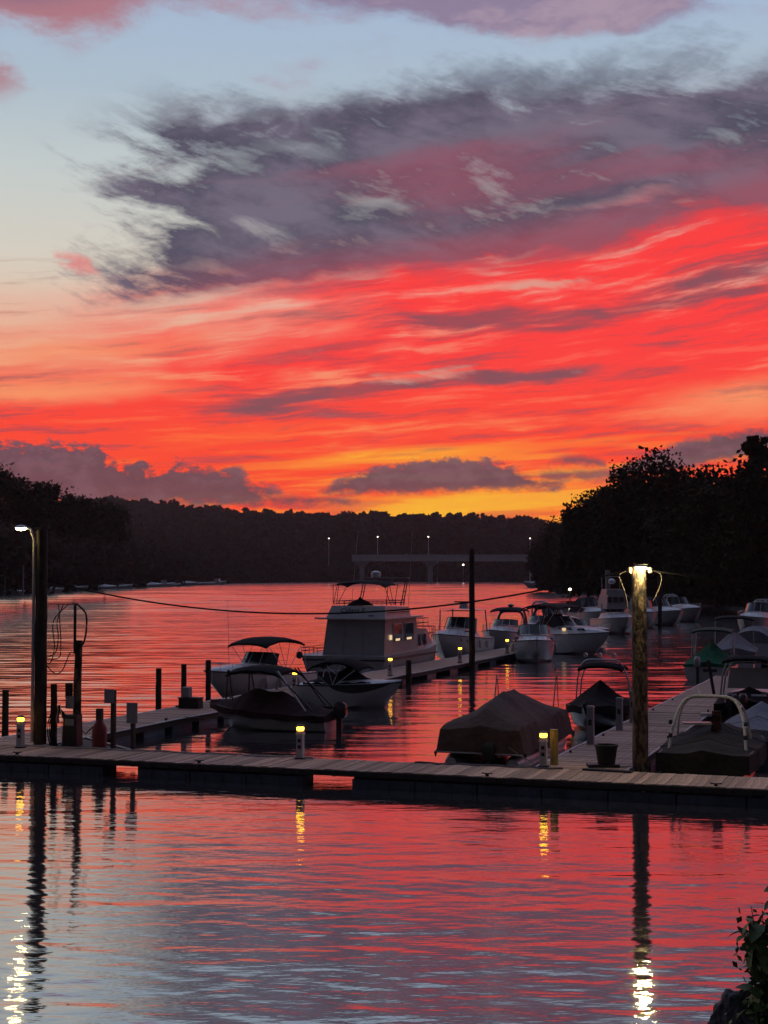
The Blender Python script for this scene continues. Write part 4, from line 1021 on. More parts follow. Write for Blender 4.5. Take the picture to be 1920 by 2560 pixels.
for x in (-1.95, -0.7, 0.6, 1.95): MB().tube([(x, .08, 1.3), (x * .97, .53, 3.48)], 0.012, 5).build('enclosure_seam', M['box_grey'], hb)
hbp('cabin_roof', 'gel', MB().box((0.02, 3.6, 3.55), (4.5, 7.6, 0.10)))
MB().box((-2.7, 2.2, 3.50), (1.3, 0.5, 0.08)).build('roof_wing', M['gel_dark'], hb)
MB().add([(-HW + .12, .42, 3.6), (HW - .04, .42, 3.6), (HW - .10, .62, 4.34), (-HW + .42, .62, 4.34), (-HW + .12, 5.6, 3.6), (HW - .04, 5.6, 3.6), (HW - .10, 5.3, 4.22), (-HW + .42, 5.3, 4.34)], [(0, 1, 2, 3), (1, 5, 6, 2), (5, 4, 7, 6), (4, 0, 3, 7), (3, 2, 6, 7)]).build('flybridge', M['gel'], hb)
MB().box((HW + 0.0, 3.0, 3.92), (0.05, 4.4, 0.05)).build('trim_line', M['gel_dark'], hb)
fc = bpy.data.curves.new('name_lettering', 'FONT'); fc.body = 'Cabana II'; fc.size = 0.42; fc.shear = 0.35; fc.extrude = 0.006; fc.align_x = 'CENTER'; fc.materials.append(M['gel_dark'])
tmp = link('name_curve', fc); bpy.context.view_layer.update()
lme = bpy.data.meshes.new_from_object(tmp.evaluated_get(bpy.context.evaluated_depsgraph_get())); bpy.data.objects.remove(tmp); lme.name = 'name_lettering'
if not lme.materials: lme.materials.append(M['gel_dark'])
lt = link('name_lettering', lme, hb, (-0.22, 0.455, 3.93)); lt.rotation_euler = (math.radians(75), 0, math.radians(2))
MB().tube([(-1.15, .45, 3.98), (-1.25, .43, 3.86), (-1.1, .42, 3.80), (-1.0, .43, 3.90)], 0.018, 5).build('name_flourish', M['gel_dark'], hb); MB().tube([(0.9, .40, 3.74), (1.1, .39, 3.72), (1.25, .40, 3.75)], 0.03, 5).build('name_underline', M['gel_dark'], hb)
# side windows: two tall cabin panes and two forward ones
for y0, y1, z0, z1 in ((2.0, 3.5, 2.05, 3.15), (4.2, 5.9, 2.05, 3.15)):
    w_ = MB().box((HW + 0.0, (y0 + y1) / 2, (z0 + z1) / 2), (0.05, y1 - y0 + .12, z1 - z0 + .12)).build('window', M['gel'], hb)
    MB().box((HW + 0.03, (y0 + y1) / 2, (z0 + z1) / 2), (0.03, y1 - y0, z1 - z0)).build('pane', M['glass'], w_)
    MB().box((HW + 0.05, (y0 + y1) / 2 - .1, z0 + .12), (0.02, (y1 - y0) * .55, .14)).build('lamp_glow', M['cabin_lamp'], w_)
MB().box((HW + 0.03, 1.35, 2.35), (0.03, 0.4, 0.30)).build('cabin_lamp', M['cabin_lamp'], hb)
fcab = MB().add([(-1.9, 7.0, 1.35), (1.95, 7.0, 1.35), (1.85, 7.0, 2.75), (-1.8, 7.0, 2.75), (-1.6, 11.6, 1.55), (1.6, 11.6, 1.55), (1.4, 10.9, 2.6), (-1.4, 10.9, 2.6)], [(0, 1, 2, 3), (1, 5, 6, 2), (5, 4, 7, 6), (4, 0, 3, 7), (3, 2, 6, 7)]).build('fore_cabin', M['gel_grey'], hb)
for y0, y1 in ((7.5, 8.3), (9.0, 9.8)): MB().add([(1.96 - (y0 - 7) * .07, y0, 1.55), (1.96 - (y1 - 7) * .07, y1, 1.55), (1.92 - (y1 - 7) * .08, y1, 2.3), (1.92 - (y0 - 7) * .08, y0, 2.3)], [(0, 1, 2, 3)]).build('window', M['glass'], fcab)
# rails
def rail_box(x0, x1, y0, y1, z, h, n, name='rail'):
    c = [(x0, y0), (x1, y0), (x1, y1), (x0, y1)]
    mb = MB()
    for zz in (z + h, z + h * .5):
        mb.tube([(x, y, zz) for x, y in c] + [(c[0][0], c[0][1], zz)], 0.022, 5)
    for k in range(4):
        (xa, ya), (xb, yb) = c[k], c[(k + 1) % 4]
        for j in range(n): mb.tube([(xa + (xb - xa) * j / n, ya + (yb - ya) * j / n, z), (xa + (xb - xa) * j / n, ya + (yb - ya) * j / n, z + h)], 0.016, 4)
    mb.build(name, M['dark_metal'], hb)
rail_box(-3.3, -2.2, -0.4, 8, 1.3, .42, 4, 'side_deck_rail'); rail_box(-1.5, 1.7, .75, 5.2, 4.34, .30, 5, 'flybridge_rail'); rail_box(-1.2, 1.3, 11.8, 13.2, 1.75, .95, 3, 'bow_rail'); rail_box(-1.5, 1.6, 7.2, 10.6, 2.72, .62, 3, 'foredeck_rail')
# flybridge console, bimini, radar arch
MB().lathe([(.9, 0), (.6, .22), (.15, .40), (.03, .55)], 10, (-0.3, 2.2, 4.34)).build('console_cover', M['navy_canvas'], hb, smooth=50)
rws = []
for i in range(9):
    q = i / 8; y = 1.1 + 3.0 * q; zc = 5.98 - .16 * abs(2 * q - 1) ** 2
    rws.append([(-0.05 + f * 1.85, y, zc - .20 * abs(f) ** 2.2 - (.10 if abs(f) > .95 else 0)) for f in (-1, -.97, -.8, -.5, 0, .5, .8, .97, 1)])
mb = MB(); mb.grid(rws); mb.grid([[(x, y, z - .05) for x, y, z in r] for r in reversed(rws)]); bt = mb.build('bimini_top', M['navy_canvas'], hb, smooth=50)
for sx in (-1, 1):
    for ya, yb, xo in ((1.8, 1.2, 0), (2.4, 2.2, 0), (2.6, 3.9, 0), (1.4, 2.0, .15)): MB().tube([(-0.05 + sx * (1.95 - xo), ya, 4.4), (-0.05 + sx * 1.72, yb, 5.72)], 0.022, 5).build('bimini_leg', M['dark_metal'], bt)
for sx in (-1, 1):
    x0 = 1.75 if sx > 0 else -1.15
    for dy_ in (4.3, 4.75): MB().tube([(x0, dy_, 4.3), (x0 + .25, dy_ + .25, 6.05)], 0.035, 6).build('radar_arch_leg', M['dark_metal'], hb)
    for z in (4.7, 5.2, 5.7): MB().tube([(x0 + .25 * (z - 4.3) / 1.75, 4.3 + .14 * (z - 4.3), z), (x0 + .25 * (z - 4.3) / 1.75, 4.75 + .14 * (z - 4.3), z)], 0.025, 5).build('radar_arch_rung', M['dark_metal'], hb)
MB().box((0.55, 4.8, 6.10), (3.2, 0.5, 0.07)).build('radar_arch_top', M['gel_grey'], hb)
MB().lathe([(.30, 0), (.34, .12), (.30, .34), (.12, .42)], 14, (-0.15, 4.8, 6.14)).build('radar_dome', M['gel'], hb, smooth=50)
for x in (-1.75, 2.2): MB().tube([(x, 4.5, 4.3), (x + (.3 if x < 0 else .15), 4.9, 9.2)], [0.016, 0.007], 5).build('antenna', M['pvc'], hb)
MB().tube([(-0.1, -1.0, .30), (-0.1, -0.3, .30)], .35, 8).build('tender_tube', M['grey_tarp'], hb); MB().box((0.0, -0.95, .32), (3.6, 0.9, .10)).build('swim_platform', M['gel_grey'], hb)

# 5 hardtop cruiser behind the houseboat
b = Boat('hardtop_cruiser', 'white hardtop cruiser with a radar on its roof, left of the tall pile', 10.2, 3.2, 1.45, 2.05, D(67.6, -17.75), TO, group=BG)
b.deck(.36, lambda t: 0.62 * (1 - max(0, (t - .55) / .45) ** 1.8)); b.cockpit(.40, .6)
b.windshield(.60, .85, .60, rake=.8, wrap=1.4, w=.84, mull=4)
top = MB().grid([[(x, f * 1.35, 3.72 - .10 * abs(f) ** 3 - d_ + .05 * math.sin((x + 3) * .6)) for f in (-1, -.8, 0, .8, 1)] for d_ in (0, .0) for x in (-3.0, -1.5, 0, .9)][:4]).build('hardtop', M['gel'], b.t, smooth=50)
MB().grid([[(x, f * 1.33, 3.58) for f in (-1, 0, 1)] for x in (.9, -3.0)]).build('hardtop_lining', M['gel_dark'], top)
for x in (-2.9, .4):
    for sg in (1, -1): MB().tube([(x - .2, sg * 1.4, 1.9), (x, sg * 1.3, 3.62)], .05, 6).build('hardtop_post', M['gel_grey'], top)
MB().box((-1.6, 0, 3.95), (.5, .7, .45), taper=.7).build('radar_mast', M['gel_grey'], b.t); MB().box((-1.6, 0, 4.24), (.16, 1.5, .10), rz=.2).build('radar_bar', M['gel_dark'], b.t)
b.rail(.52, .55); b.window(.5, .70, .22, .45, 1); b.portlights((.72, .8), 1); b.fenders((.3, .5, .66), 1)
# 6 arch cruisers behind
for a, bb, lab, xx in ((81.5, -17.9, 'white cruiser with a dark radar arch right of the tall pile', 0), (93.0, -17.6, 'second dark-arched cruiser showing above the bow-on cruiser', 1)):
    b = Boat('arch_cruiser', lab, 9.2, 3.0, 1.35, 1.85, D(a, bb), TO, group=BG)
    b.deck(.40, lambda t: 0.5 * (1 - max(0, (t - .5) / .5) ** 1.7)); b.cockpit(.44, .6); b.windshield(.58, .55, .5, rake=.6, wrap=1.0)
    b.tower(.22, 2.05, 2.7, 'gel_dark', lean=-.5, hoops=2, gap=.45, r=.10)
    b.bimini(-3.6, -.4, 3.55, 2.6, 'navy_canvas', drop=.2, zb=1.7); b.rail(.55, .5)
    MB().lathe([(.10, 0), (.26, .12), (.28, .20), (.1, .3)], 12, (-2.4, 0, 3.52)).build('radar_dome', M['gel_dark'], b.t, smooth=50)
# 7 bow-on cruiser in the basin
P7 = ground(1332, 1660)
b = Boat('bow_on_cruiser', 'white cruiser facing the viewer with a raked dark windshield, mid basin', 8.4, 3.0, 1.35, 1.72, (P7[0] + .5, P7[1] + 4.0), -math.pi / 2 - .05, group=BG, hullmat='gel')
b.deck(.36, lambda t: 0.45 * (1 - max(0, (t - .45) / .55) ** 1.7)); b.cockpit(.38, .6)
b.windshield(.62, .75, .42, rake=.85, wrap=1.2, w=.86, mull=3); b.tarp([(0, .3), (.3, 1.15), (.5, 1.25), (1, .5)], 'black_canvas', drop=-.2, over=-.1, seed=8, t0=.04, t1=.52)
b.fenders((.35, .6), -1); b.fenders((.45, .7), 1); b.rail(.6, .40); b.window(.66, .78, .10, .22, 1, name='hatch'); b.window(.66, .78, .10, .22, -1, name='hatch')
moor((P7[0], P7[1] - .2, 1.7), D(56.5, -13.2, .55), .3, 'rope from the bow-on cruiser to the left finger dock')
# 8 express cruiser behind it, bow to the right
P8 = ground(1452, 1638)
b = Boat('express_cruiser', 'white express cruiser with a brown enclosed top and lit cabin, bow to the right', 9.0, 3.1, 1.45, 1.85, (P8[0] - .6, P8[1] + 2.6), math.radians(-52), group=BG)
b.deck(.34, lambda t: 0.72 * (1 - max(0, (t - .45) / .55) ** 1.6)); b.cockpit(.36, .6)
b.windshield(.56, .7, .7, rake=.8, wrap=1.2); b.bimini(-3.9, 0.3, 4.0, 2.7, 'maroon_canvas', drop=.25, zb=1.9)
b.tarp([(0, .6), (.25, 1.6), (.42, 1.7), (1, .9)], 'maroon_canvas', drop=-.3, over=-.15, seed=9, t0=.02, t1=.40)
b.window(.48, .66, .25, .55, -1); b.window(.70, .80, .2, .42, -1); b.rail(.55, .5)
s_ = b.sec(.57); MB().lathe([(.03, -.13), (.16, -.08), (.16, .08), (.03, .13)], 10, (s_['x'], -s_['h'] * .72 - .08, s_['sh'] + .40)).build('cabin_lamp', M['cabin_lamp'], b.t, smooth=50)
P = ground(1480, 1622)
b = Boat('grey_bow_runabout', 'grey cruiser bow poking out behind the brown-topped express cruiser', 7.6, 2.7, 1.2, 1.6, (P[0] - .2, P[1] + 5.5), math.radians(-55), group=BG, hullmat='gel_grey')
b.deck(.3, lambda t: .5 * (1 - max(0, (t - .45) / .55) ** 1.6)); b.windshield(.55, .5, .5); b.rail(.5, .45); b.tarp([(0, .5), (.3, 1.3), (1, .6)], 'black_canvas', drop=-.2, over=-.1, seed=3, t0=.02, t1=.45)
MB().box((-.3, -.9, 2.2), (.5, .1, .35)).build('pale_cushion', M['gel'], b.t)
moor(D(18.0, -8.0, .75), D(13.2, -13.2, .55), .25, 'rope from the maroon covered runabout to the left finger dock')
moor(D(4.3, 8.0, .95), D(3.0, 6.4, .56), .12, 'rope from the silver tower boat to the right dock corner')
moor(D(24.0, 3.3, 1.0), D(23.0, 4.1, .56), .08, 'rope from the black tower boat to the right finger dock')
# 9-10 far cruisers
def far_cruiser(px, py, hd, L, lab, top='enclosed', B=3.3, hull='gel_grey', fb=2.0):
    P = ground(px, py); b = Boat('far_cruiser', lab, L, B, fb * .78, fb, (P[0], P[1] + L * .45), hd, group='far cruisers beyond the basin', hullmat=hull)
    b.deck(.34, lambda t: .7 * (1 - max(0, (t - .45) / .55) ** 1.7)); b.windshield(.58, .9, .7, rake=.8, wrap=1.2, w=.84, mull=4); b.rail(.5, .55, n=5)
    b.cockpit(.34, .6)
    if top == 'enclosed':
        b.tarp([(0, 1.2), (.1, 1.9), (.4, 2.0), (.52, 1.7), (1, 1.0)], 'navy_canvas', drop=-.3, over=-.2, seed=4, t0=.02, t1=.5, pw=3.0)
    elif top == 'fly':
        MB().box((-.8, 0, fb + 1.5), (4.2, B * .72, 1.5), taper=.86).build('deckhouse', M[hull], b.t)
        for k in range(4): MB().box((1.24, -B * .27 + k * B * .18, fb + 1.75), (.05, B * .14, .55), ry=-.14).build('front_window', M['glass'], b.t)
        MB().box((-1.0, 0, fb + 2.5), (2.6, B * .62, .7), taper=.9).build('flybridge', M[hull], b.t)
        MB().lathe([(.15, 0), (.4, .15), (.4, .4), (.12, .6)], 12, (-1.6, 0, fb + 3.4)).build('radar_dome', M['gel'], b.t, smooth=50)
        MB().tube([(-1.9, -1, fb + 2.5), (-2.1, -1, fb + 4.2), (-2.1, 1, fb + 4.2), (-1.9, 1, fb + 2.5)], .06, 6).build('radar_arch', M['gel_grey'], b.t)
    elif top == 'arch':
        b.tower(.2, 2.0, B * .85, 'gel_grey', hoops=2, r=.09)
    return b
far_cruiser(1556, 1588, math.radians(-84), 10, 'far cruiser with a flat front rail left of the right lamp pole', 'fly', 3.6, 'gel_grey', 1.9)
far_cruiser(1497, 1568, math.radians(-75), 10, 'far cruiser whose windshield mirrors the red sky', 'enclosed', 3.4)
far_cruiser(1672, 1566, math.radians(-75), 11, 'far white cruiser with a rounded enclosed top right of the lamp pole', 'enclosed', 4.0)
far_cruiser(1722, 1556, math.radians(-70), 9, 'small white stern beyond the rounded-top far cruiser', 'arch', 3.2)
far_cruiser(1622, 1572, math.radians(-90), 8, 'low far cruiser half hidden by the right lamp pole', 'arch', 3.0)
far_cruiser(1912, 1588, math.radians(-120), 9, 'white cruiser cut by the right frame edge', 'arch', 3.2)

far_cruiser(1402, 1600, math.radians(-62), 8, 'dim cruiser squeezed between the bow-on and brown-topped cruisers', 'arch', 2.9)
far_cruiser(1590, 1560, math.radians(-80), 9, 'dim cruiser directly behind the right lamp pole', 'enclosed', 3.2)
b = Boat('dark_covered_boat', 'dark covered boat at the right frame edge beyond the windshield tower boat', 6.6, 2.6, 1.1, 1.3, D(43.5, 8.6), AW, group=BG, hullmat='gel_grey')
b.tarp([(0, .3), (.3, 1.0), (.5, 1.2), (1, .2)], 'dark_tarp', drop=.2, seed=51); b.outboard(0)
# 11 pontoon boat under a brown cover
pt = thing('pontoon_boat', 'pontoon boat under a big peaked brown cover beside the right finger', 'boat', D(5.7, 1.4, 0), -YAW, BG)
for x in (-1.05, 1.05):
    MB().tube([(x, -.1, .12), (x, .3, .12), (x, 6.2, .12), (x, 6.9, .22), (x, 7.2, .38)], [.20, .31, .31, .22, .04], 14).build('pontoon', M['alu'], pt, smooth=50)
MB().box((0, 3.5, .50), (2.55, 7.0, .10)).build('deck', M['dark_metal'], pt)
for x in (-1.2, 1.2):
    MB().box((x, 3.5, .88), (.05, 6.7, .66)).build('side_fence', M['gel_dark'], pt)
MB().box((0, .2, .9), (2.3, .05, .6)).build('rear_fence', M['gel_dark'], pt)
rng = random.Random(12); rws = []
for i in range(27):
    q = i / 26; y = -0.25 + 7.2 * q
    rz = 1.62 + .62 * math.sin(math.pi * min(1, q * 1.02)) ** .8
    rz += .10 * math.exp(-((q - .40) / .035) ** 2) + .08 * math.exp(-((q - .62) / .04) ** 2) - (.22 * math.exp(-((q - 0) / .06) ** 2))
    ez = 1.36 + .06 * math.sin(q * 9) - (.10 if i in (0, 26) else 0)
    row = []
    for f in (-1.10, -1.06, -1.02, -.97, -.75, -.5, -.25, 0, .25, .5, .75, .97, 1.02, 1.06, 1.10):
        af = abs(f)
        if af <= .97: z = rz + (ez - rz) * (af / .97) ** 1.15 - .06 * math.sin(math.pi * af) + .025 * math.sin(f * 9 + i * .6)
        else: z = {1.02: ez - .32, 1.06: ez - .66, 1.10: ez - .92}[round(af, 2)] + .03 * math.sin(i * 1.4)
        row.append((f * 1.38 + (.02 * math.sin(i * 1.9 + z * 4) if af > .9 else 0), y, z))
    rws.append(row)
mb = MB(); mb.grid(rws)
for r_, dyy in ((rws[0], -.10), (rws[-1], .12)):
    lo = [(x * 1.02, y + dyy * 1.4, .52 + .04 * math.sin(k * 2.3)) for k, (x, y, z) in enumerate(r_)]; md = [(x, y + dyy, (z + .5) / 2 if z > .6 else z) for x, y, z in r_]
    mb.grid([lo, md, r_])
cv = mb.build('cover', M['brown_tarp'], pt, smooth=55)
MB().tube([(-1.5, -.42, .52), (1.5, -.42, .50)], .03, 6).build('hem', M['gel_grey'], cv)
for x0, y0 in ((-.85, 4.6), (.95, 6.2)):
    MB().tube([(x0, y0, 1.5), (x0 + .12, y0, 2.75)], .025, 6).build('support_pole', M['alu'], pt); MB().tube([(x0 + .12, y0 + .3, 1.5), (x0 + .14, y0, 2.6)], .016, 5).build('support_strut', M['dark_metal'], pt)
mo = MB().grid([[(.35 + xx * k, -.35 + yy * k, .30 + zz) for xx, yy in ((-.18, -.28), (.18, -.28), (.22, 0), (.18, .24), (-.18, .24), (-.22, 0))] for zz, k in ((0, .7), (.1, 1), (.38, 1), (.52, .8), (.58, .4))], True).build('outboard_motor', M['rubber'], pt, smooth=50)
MB().box((.35, -.35, 0), (.14, .24, .7)).build('motor_leg', M['dark_metal'], mo)
MB().tube([D(5.3, 2.4, .75), D(4.6, 3.0, .55), D(3.2, 3.7, .56)], .016, 5).build('mooring_line', M['rope'], label='pale rope from the pontoon boat stern to the dock corner', cat='rope')
# 12 dark covered tower boat
b = Boat('black_tower_boat', 'black covered tower boat between the pontoon boat and right lamp pole', 6.6, 2.45, .85, 1.1, D(20.6, 2.35), TO, group=BG, hullmat='gel_dark')
b.tarp([(0, .2), (.3, .6), (.5, 1.02), (.62, .55), (.8, .3), (1, .1)], 'black_canvas', drop=.3, seed=14)
T_ = b.tower(.40, 1.85, 2.35, 'alu', lean=.35, hoops=2, gap=-.55, r=.032)
b.bimini(-1.25, .05, 2.62, 1.9, 'black_canvas', drop=.12, legs=False, name='tower_canopy')
for k in (-.6, 0, .6): MB().tube([(0, k, 2.95), (.15, k, 2.95)], .09, 8).build('tower_speaker', M['alu'], b.t)
# 13 nearest right: covered wake boat with silver tower
b = Boat('silver_tower_boat', 'dark covered wake boat with a bright silver tower by the right lamp pole', 6.8, 2.85, .92, 1.18, D(7.2, 8.75), AW, group=BG, hullmat='gel_dark')
b.tarp([(0, .12), (.12, .30), (.34, .42), (.5, .62), (.68, .45), (1, .1)], 'dark_tarp', drop=.55, seed=16, over=.10)
s_ = b.sec(.3)
for k, (x0, hh, ln, w) in enumerate(((-2.3, 1.62, .9, 2.36), (-.6, 1.18, -.35, 2.30))):
    pts = []
    for j in range(21):
        f = -1 + 2 * j / 20; yy = math.copysign(abs(f) ** .70, f) * w / 2; zz = (1 - abs(f) ** 3.6) ** .70
        pts.append((x0 + ln * zz, yy, .78 + (hh + .12) * zz + (.38 * k)))
    MB().tube(pts, .048 if k == 0 else .036, 10).build('tower_hoop', M['pvc'], b.t, smooth=60)
    if k == 0: P0_ = pts
    else:
        for j in (3, 6, 10, 14, 17): MB().tube([P0_[j], pts[j]], .026, 6).build('tower_brace', M['alu'], b.t)
for sg in (1, -1):
    for z in (1.35, 1.75): MB().tube([(-2.15 + .2 * (z - 1.3), sg * 1.14, z - .05), (-2.1 + .2 * (z - 1.3), sg * 1.135, z + .03)], .062, 8).build('tower_clamp', M['rubber'], b.t)
MB().tube([(-1.1, .35, 2.52), (-.9, .42, 2.72)], .03, 6).build('light_mount', M['pvc'], b.t)
MB().box((-.9, .5, 1.62), (.5, .9, .06), rz=.3).build('board_rack', M['gel_grey'], b.t); MB().box((-.3, .2, 1.85), (.14, .5, .10)).build('mirror', M['alu'], b.t); MB().box((-.7, -.1, 1.7), (.25, .32, .6), taper=.8).build('helm_seat', M['maroon_canvas'], b.t)
# grey covered boat right behind it
b = Boat('grey_covered_boat', 'low boat under a pale grey cover right of the silver tower boat', 6.4, 2.5, .85, 1.1, D(14.7, 9.5), AW, group=BG, hullmat='gel_dark')
b.tarp([(0, .15), (.25, .45), (.45, .80), (.7, .5), (1, .1)], 'grey_tarp', drop=.28, seed=19, pw=1.2)
# 14 tower boat farther on
b = Boat('windshield_tower_boat', 'dark boat with a square windshield and low tower, far right of the finger', 6.6, 2.6, .95, 1.2, D(25.0, 8.1), AW, group=BG, hullmat='gel_dark')
b.tarp([(0, .25), (.3, .55), (1, .3)], 'black_canvas', drop=.45, seed=23, t0=0, t1=.45)
b.deck(.45, lambda t: .3 * (1 - ((t - .45) / .55) ** 2), 'gel_grey')
MB().add([(-.9, -.95, 1.45), (-.9, .95, 1.45), (-.75, .85, 2.32), (-.75, -.85, 2.32)], [(0, 1, 2, 3)]).build('windshield', M['gel_grey'], b.t)
b.tower(.36, 1.75, 2.5, 'gel_grey', lean=-.2, hoops=2, r=.04)
b.bimini(-1.5, -.1, 2.85, 2.2, 'black_canvas', drop=.1, legs=False, name='tower_canopy')
for sg in (1, -1): MB().tube([(-3.35, sg * .9, 1.35), (-3.35, sg * .3, 1.35)], .05, 6).build('grab_rail', M['alu'], b.t)
b.outboard(0); b.outboard(.55)
MB().tube([(-1.0, 1.5, 1.2), (-.6, 1.7, 2.1), (-.5, 1.8, 2.6)], .07, 7).build('board', M['maroon_canvas'], b.t)
# second boat right of it, white gleaming cowl
b = Boat('white_stern_boat', 'boat with a shiny white side at the right frame edge behind the grey cover', 6.5, 2.5, 1.5, 1.7, D(33.6, 8.7), AW, group=BG, hullmat='gel')
b.deck(.02, lambda t: .3); b.windshield(.5, .5, .3); b.tarp([(0, .5), (.4, .9), (1, .3)], 'dark_tarp', drop=-.2, over=-.1, seed=29, t0=.03, t1=.45)
# 15 green covered boat at the finger's end
b = Boat('green_covered_boat', 'boat with a peaked green cover, white transom and dark green bimini', 7.0, 2.95, .95, 1.25, D(53.0, 3.0), AW, group=BG)
b.tarp([(0, .18), (.16, .70), (.34, 1.35), (.55, .75), (1, .2)], 'green_tarp', drop=.12, seed=31)
b.bimini(-1.2, 1.4, 3.05, 2.4, 'green_canvas', drop=.10, zb=1.3); b.outboard(.5, 'gel_grey')
MB().box((-3.53, -.2, .62), (.03, .8, .18)).build('transom_name_plate', M['gel_dark'], b.t)
# 16 lilac covered boats beyond
b = Boat('lilac_covered_boat', 'boat under a pale lilac cover just behind the green covered boat', 7.4, 3.0, 1.2, 1.5, D(64.2, 3.0), AW + .1, group=BG)
b.tarp([(0, .3), (.2, 1.0), (.4, 1.35), (.65, .8), (1, .2)], 'grey_tarp', drop=.2, seed=33); b.bimini(-.8, 1.8, 3.5, 2.6, 'black_canvas', drop=.1, zb=1.5)
b = Boat('lilac_covered_boat', 'second pale covered boat farther right with a flat top', 7.0, 3.0, 1.6, 1.8, D(73.6, 3.6), AW, group=BG)
b.tarp([(0, .7), (.2, .95), (.7, .8), (1, .2)], 'grey_tarp', drop=.2, seed=35, pw=2.5)

# ------------------------------------------------------------------ boats along the left bank
def shore_boat(px, py, L, lab, kind, hd=None):
    P = ground(px, py); b = Boat('far_shore_boat', lab, L, L * .33, L * .13, L * .18, (P[0], P[1] + 3), rr.uniform(-.4, .4) if hd is None else hd, group='boats moored along the left bank')
    if kind == 'cover': b.tarp([(0, .2), (.4, L * .12), (1, .1)], 'gel', drop=.1, seed=int(px))
    else:
        b.deck(.3, lambda t: L * .06); b.windshield(.55, L * .08, L * .05); 
        if kind == 'fly': MB().box((-L * .1, 0, L * .28), (L * .3, L * .24, L * .14), taper=.8).build('deckhouse', M['gel'], b.t)
for px, py, L, k, lab in ((30, 1487, 7.0, 'cover', 'white covered boat on a lift at the far left bank'), (128, 1481, 8.0, 'cover', 'dark low boat on the left bank just right of the lamp pole'), (185, 1478, 9.0, 'open', 'first pale boat of the row right of the left lamp pole'), (222, 1476, 9.0, 'cover', 'second pale boat of the row on the left bank'), (262, 1474, 9.0, 'cover', 'third dim boat of the left bank row'), (305, 1472, 9.0, 'open', 'last dim boat of the left bank row'),
                          (382, 1468, 10, 'cover', 'left boat of the pale far cluster under the wood'), (412, 1467, 10, 'fly', 'tall boat in the pale far cluster under the wood'), (437, 1466, 7, 'open', 'small boat right of the tall one in the far cluster'), (470, 1464, 11, 'cover', 'long white boat beginning the farthest cluster'), (497, 1464, 9, 'open', 'second boat of the farthest cluster'), (520, 1463, 9, 'open', 'third boat of the farthest cluster'), (546, 1462, 11, 'fly', 'rightmost boat of the farthest white cluster')):
    shore_boat(px, py, L, lab, k)
for px, lab in ((12, 'left pole of the boat lift at the far left bank'), (57, 'right pole of the boat lift at the far left bank')):
    P = ground(px, 1487); MB().tube([(P[0], P[1], -1), (P[0], P[1], 9.5)], .28, 8).build('lift_pole', M['box_grey'], label=lab, cat='pole')
P = ground(1338, 1470)
b = Boat('moored_launch', 'small white launch moored off the right bank near the bridge', 12, 4.5, 1.8, 2.6, (P[0], P[1]), math.radians(200), group='boats moored along the right bank'); b.deck(.1, lambda t: .8); b.tarp([(0, .5), (.4, 1.5), (1, .3)], 'grey_tarp', drop=-.1, seed=41, t0=.1, t1=.7)
for px, py, lab in ((1362, 1475, 'first dark low boat on the right bank past the launch'), (1392, 1480, 'second dark low boat on the right bank'), (1412, 1486, 'third dark low boat on the right bank by the lamp')):
    P = ground(px, py); b = Boat('moored_launch', lab, 9, 3.4, 1.3, 1.8, P, math.radians(190), group='boats moored along the right bank', hullmat='gel_dark'); b.tarp([(0, .4), (.4, 1.3), (1, .3)], 'black_canvas', drop=.1, seed=int(px))

# ------------------------------------------------------------------ the near bank: rock and shrub
rows = []
for i in range(18):
    y = -14 + i * 2.2; row = []
    for j in range(25):
        x = -30 + j * 2.5
        edge = 12.0 + max(0, x - 2.5) * 1.9 + 0.6 * math.sin(x * .7)            # where the bank meets the water
        z = min(4.7, (edge - y) * .36) + .18 * math.sin(x * 1.3 + y * .9) - .1
        row.append((x, y, max(z, -1.6)))
    rows.append(row)
MB().grid(rows).build('near_bank', M['soil'], smooth=60, kind='structure')
def rock(p, s, seed, lab):
    import bmesh
    bm = bmesh.new(); bmesh.ops.create_icosphere(bm, subdivisions=4, radius=1); r = random.Random(seed)
    ph = [(Vector((r.gauss(0, 1), r.gauss(0, 1), r.gauss(0, 1))).normalized(), r.uniform(.62, .92)) for _ in range(16)]
    for v in bm.verts:
        n = v.co.normalized(); k = 1.0
        for d, c in ph:
            q = n.dot(d)
            if q > c: k = min(k, c / q)
        v.co = Vector((n.x * s[0], n.y * s[1], n.z * s[2])) * k * 1.1 * (1 + .05 * math.sin(n.x * 9 + n.z * 7 + seed) + .035 * math.sin(n.y * 17 - n.z * 13) + .02 * math.sin(n.x * 31 + n.y * 23))
    me = bpy.data.meshes.new('rock'); bm.to_mesh(me); bm.free(); me.materials.append(M['rock'])
    link('shore_rock', me, loc=p, label=lab, cat='rock', group='rocks at the foot of the near bank')
P = ground(1862, 2505, .35)
rock((P[0] - .12, P[1], .02), (.40, .42, .50), 11, 'jagged black rock left of the shrub at the bottom right'); rock((P[0] + .50, P[1] + .1, .0), (.45, .5, .6), 5, 'large dark rock under the shrub at the bottom right corner')
sb = thing('shrub', 'leafy green shrub hanging over the water at the bottom right corner', 'shrub', (P[0] + .10, P[1] - .9, .2))
rng = np.random.default_rng(77)
lf_me = []
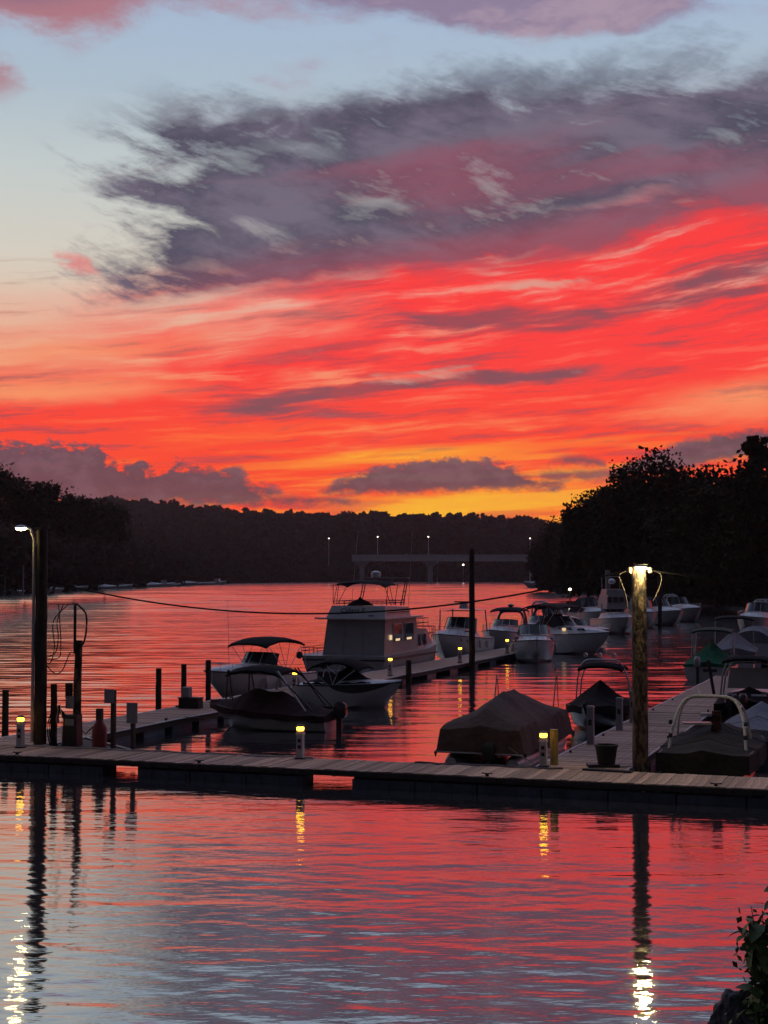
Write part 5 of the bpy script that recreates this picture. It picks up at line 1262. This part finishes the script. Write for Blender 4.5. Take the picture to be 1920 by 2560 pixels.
for k in range(3):
    L_ = (.23, .27, .19)[k]; W_ = L_ * .33; bend = (.03, .05, .02)[k]
    prof = [(0, 0), (.2, .75), (.45, 1), (.7, .8), (.9, .35), (1, 0)]
    rws = [[(q * L_, -w * W_, -bend * q * q * 2 + .015 * w), (q * L_, 0, -bend * q * q * 2), (q * L_, w * W_, -bend * q * q * 2 + .015 * w)] for q, w in prof]
    lf_me.append(MB().grid(rws).mesh('leaf', M['leaf_near'], 60))
stems = []
for k in range(13):
    th = rng.uniform(2.0, 4.6) if k < 9 else rng.uniform(0, 6.28); h = rng.uniform(1.7, 2.55); o_ = rng.uniform(.1, .55)
    base = Vector((rng.uniform(-.1, .9), rng.uniform(-.3, .3), -.3)); tip = base + Vector((math.cos(th) * o_, math.sin(th) * o_ * .6, h))
    pth = [base.lerp(tip, q) + Vector((0, 0, .12 * math.sin(math.pi * q))) for q in (0, .35, .7, 1)]
    MB().tube(pth, [.018, .014, .01, .005], 5).build('stem', M['bark'], sb); stems.append(pth)
nl = 0
while nl < 280:
    pth = stems[rng.integers(0, len(stems))]; q = rng.uniform(.25, 1.0); i = min(2, int(q * 3)); p = pth[i].lerp(pth[i + 1], q * 3 - i) + Vector(rng.normal(size=3) * .06)
    o = link('leaf', lf_me[nl % 3], sb, p); o.rotation_euler = (rng.uniform(-.5, .5), rng.uniform(-.3, 1.1), rng.uniform(0, 6.28)); s_ = rng.uniform(.7, 1.25); o.scale = (s_, s_, s_); nl += 1
pp = np.concatenate([np.array(stems[rng.integers(0, 13)][rng.integers(0, 3)])[None] + rng.normal(size=(1, 3)) * np.array([.22, .18, .25]) for _ in range(2600)])
pp[:, 0] += .18; pp = pp[pp[:, 2] < 1.6]
link('dense_foliage', np_mesh('dense_foliage', rand_quads(pp, .05, rng), 4, M['leaf_near']), sb, kind='stuff')
# ------------------------------------------------------------------ evening haze
hm = bpy.data.materials.new('evening_haze'); hm.use_nodes = True; t = hm.node_tree; t.nodes.clear()
pv = t.nodes.new('ShaderNodeVolumePrincipled'); pv.inputs['Density'].default_value = 0.00006; pv.inputs['Color'].default_value = (0.90, 0.76, 0.78, 1)
pv.inputs['Anisotropy'].default_value = 0.6
ho = t.nodes.new('ShaderNodeOutputMaterial'); t.links.new(pv.outputs[0], ho.inputs['Volume'])
MB().box((0, 1050, 60), (2600, 2700, 125)).build('haze', hm, kind='stuff')
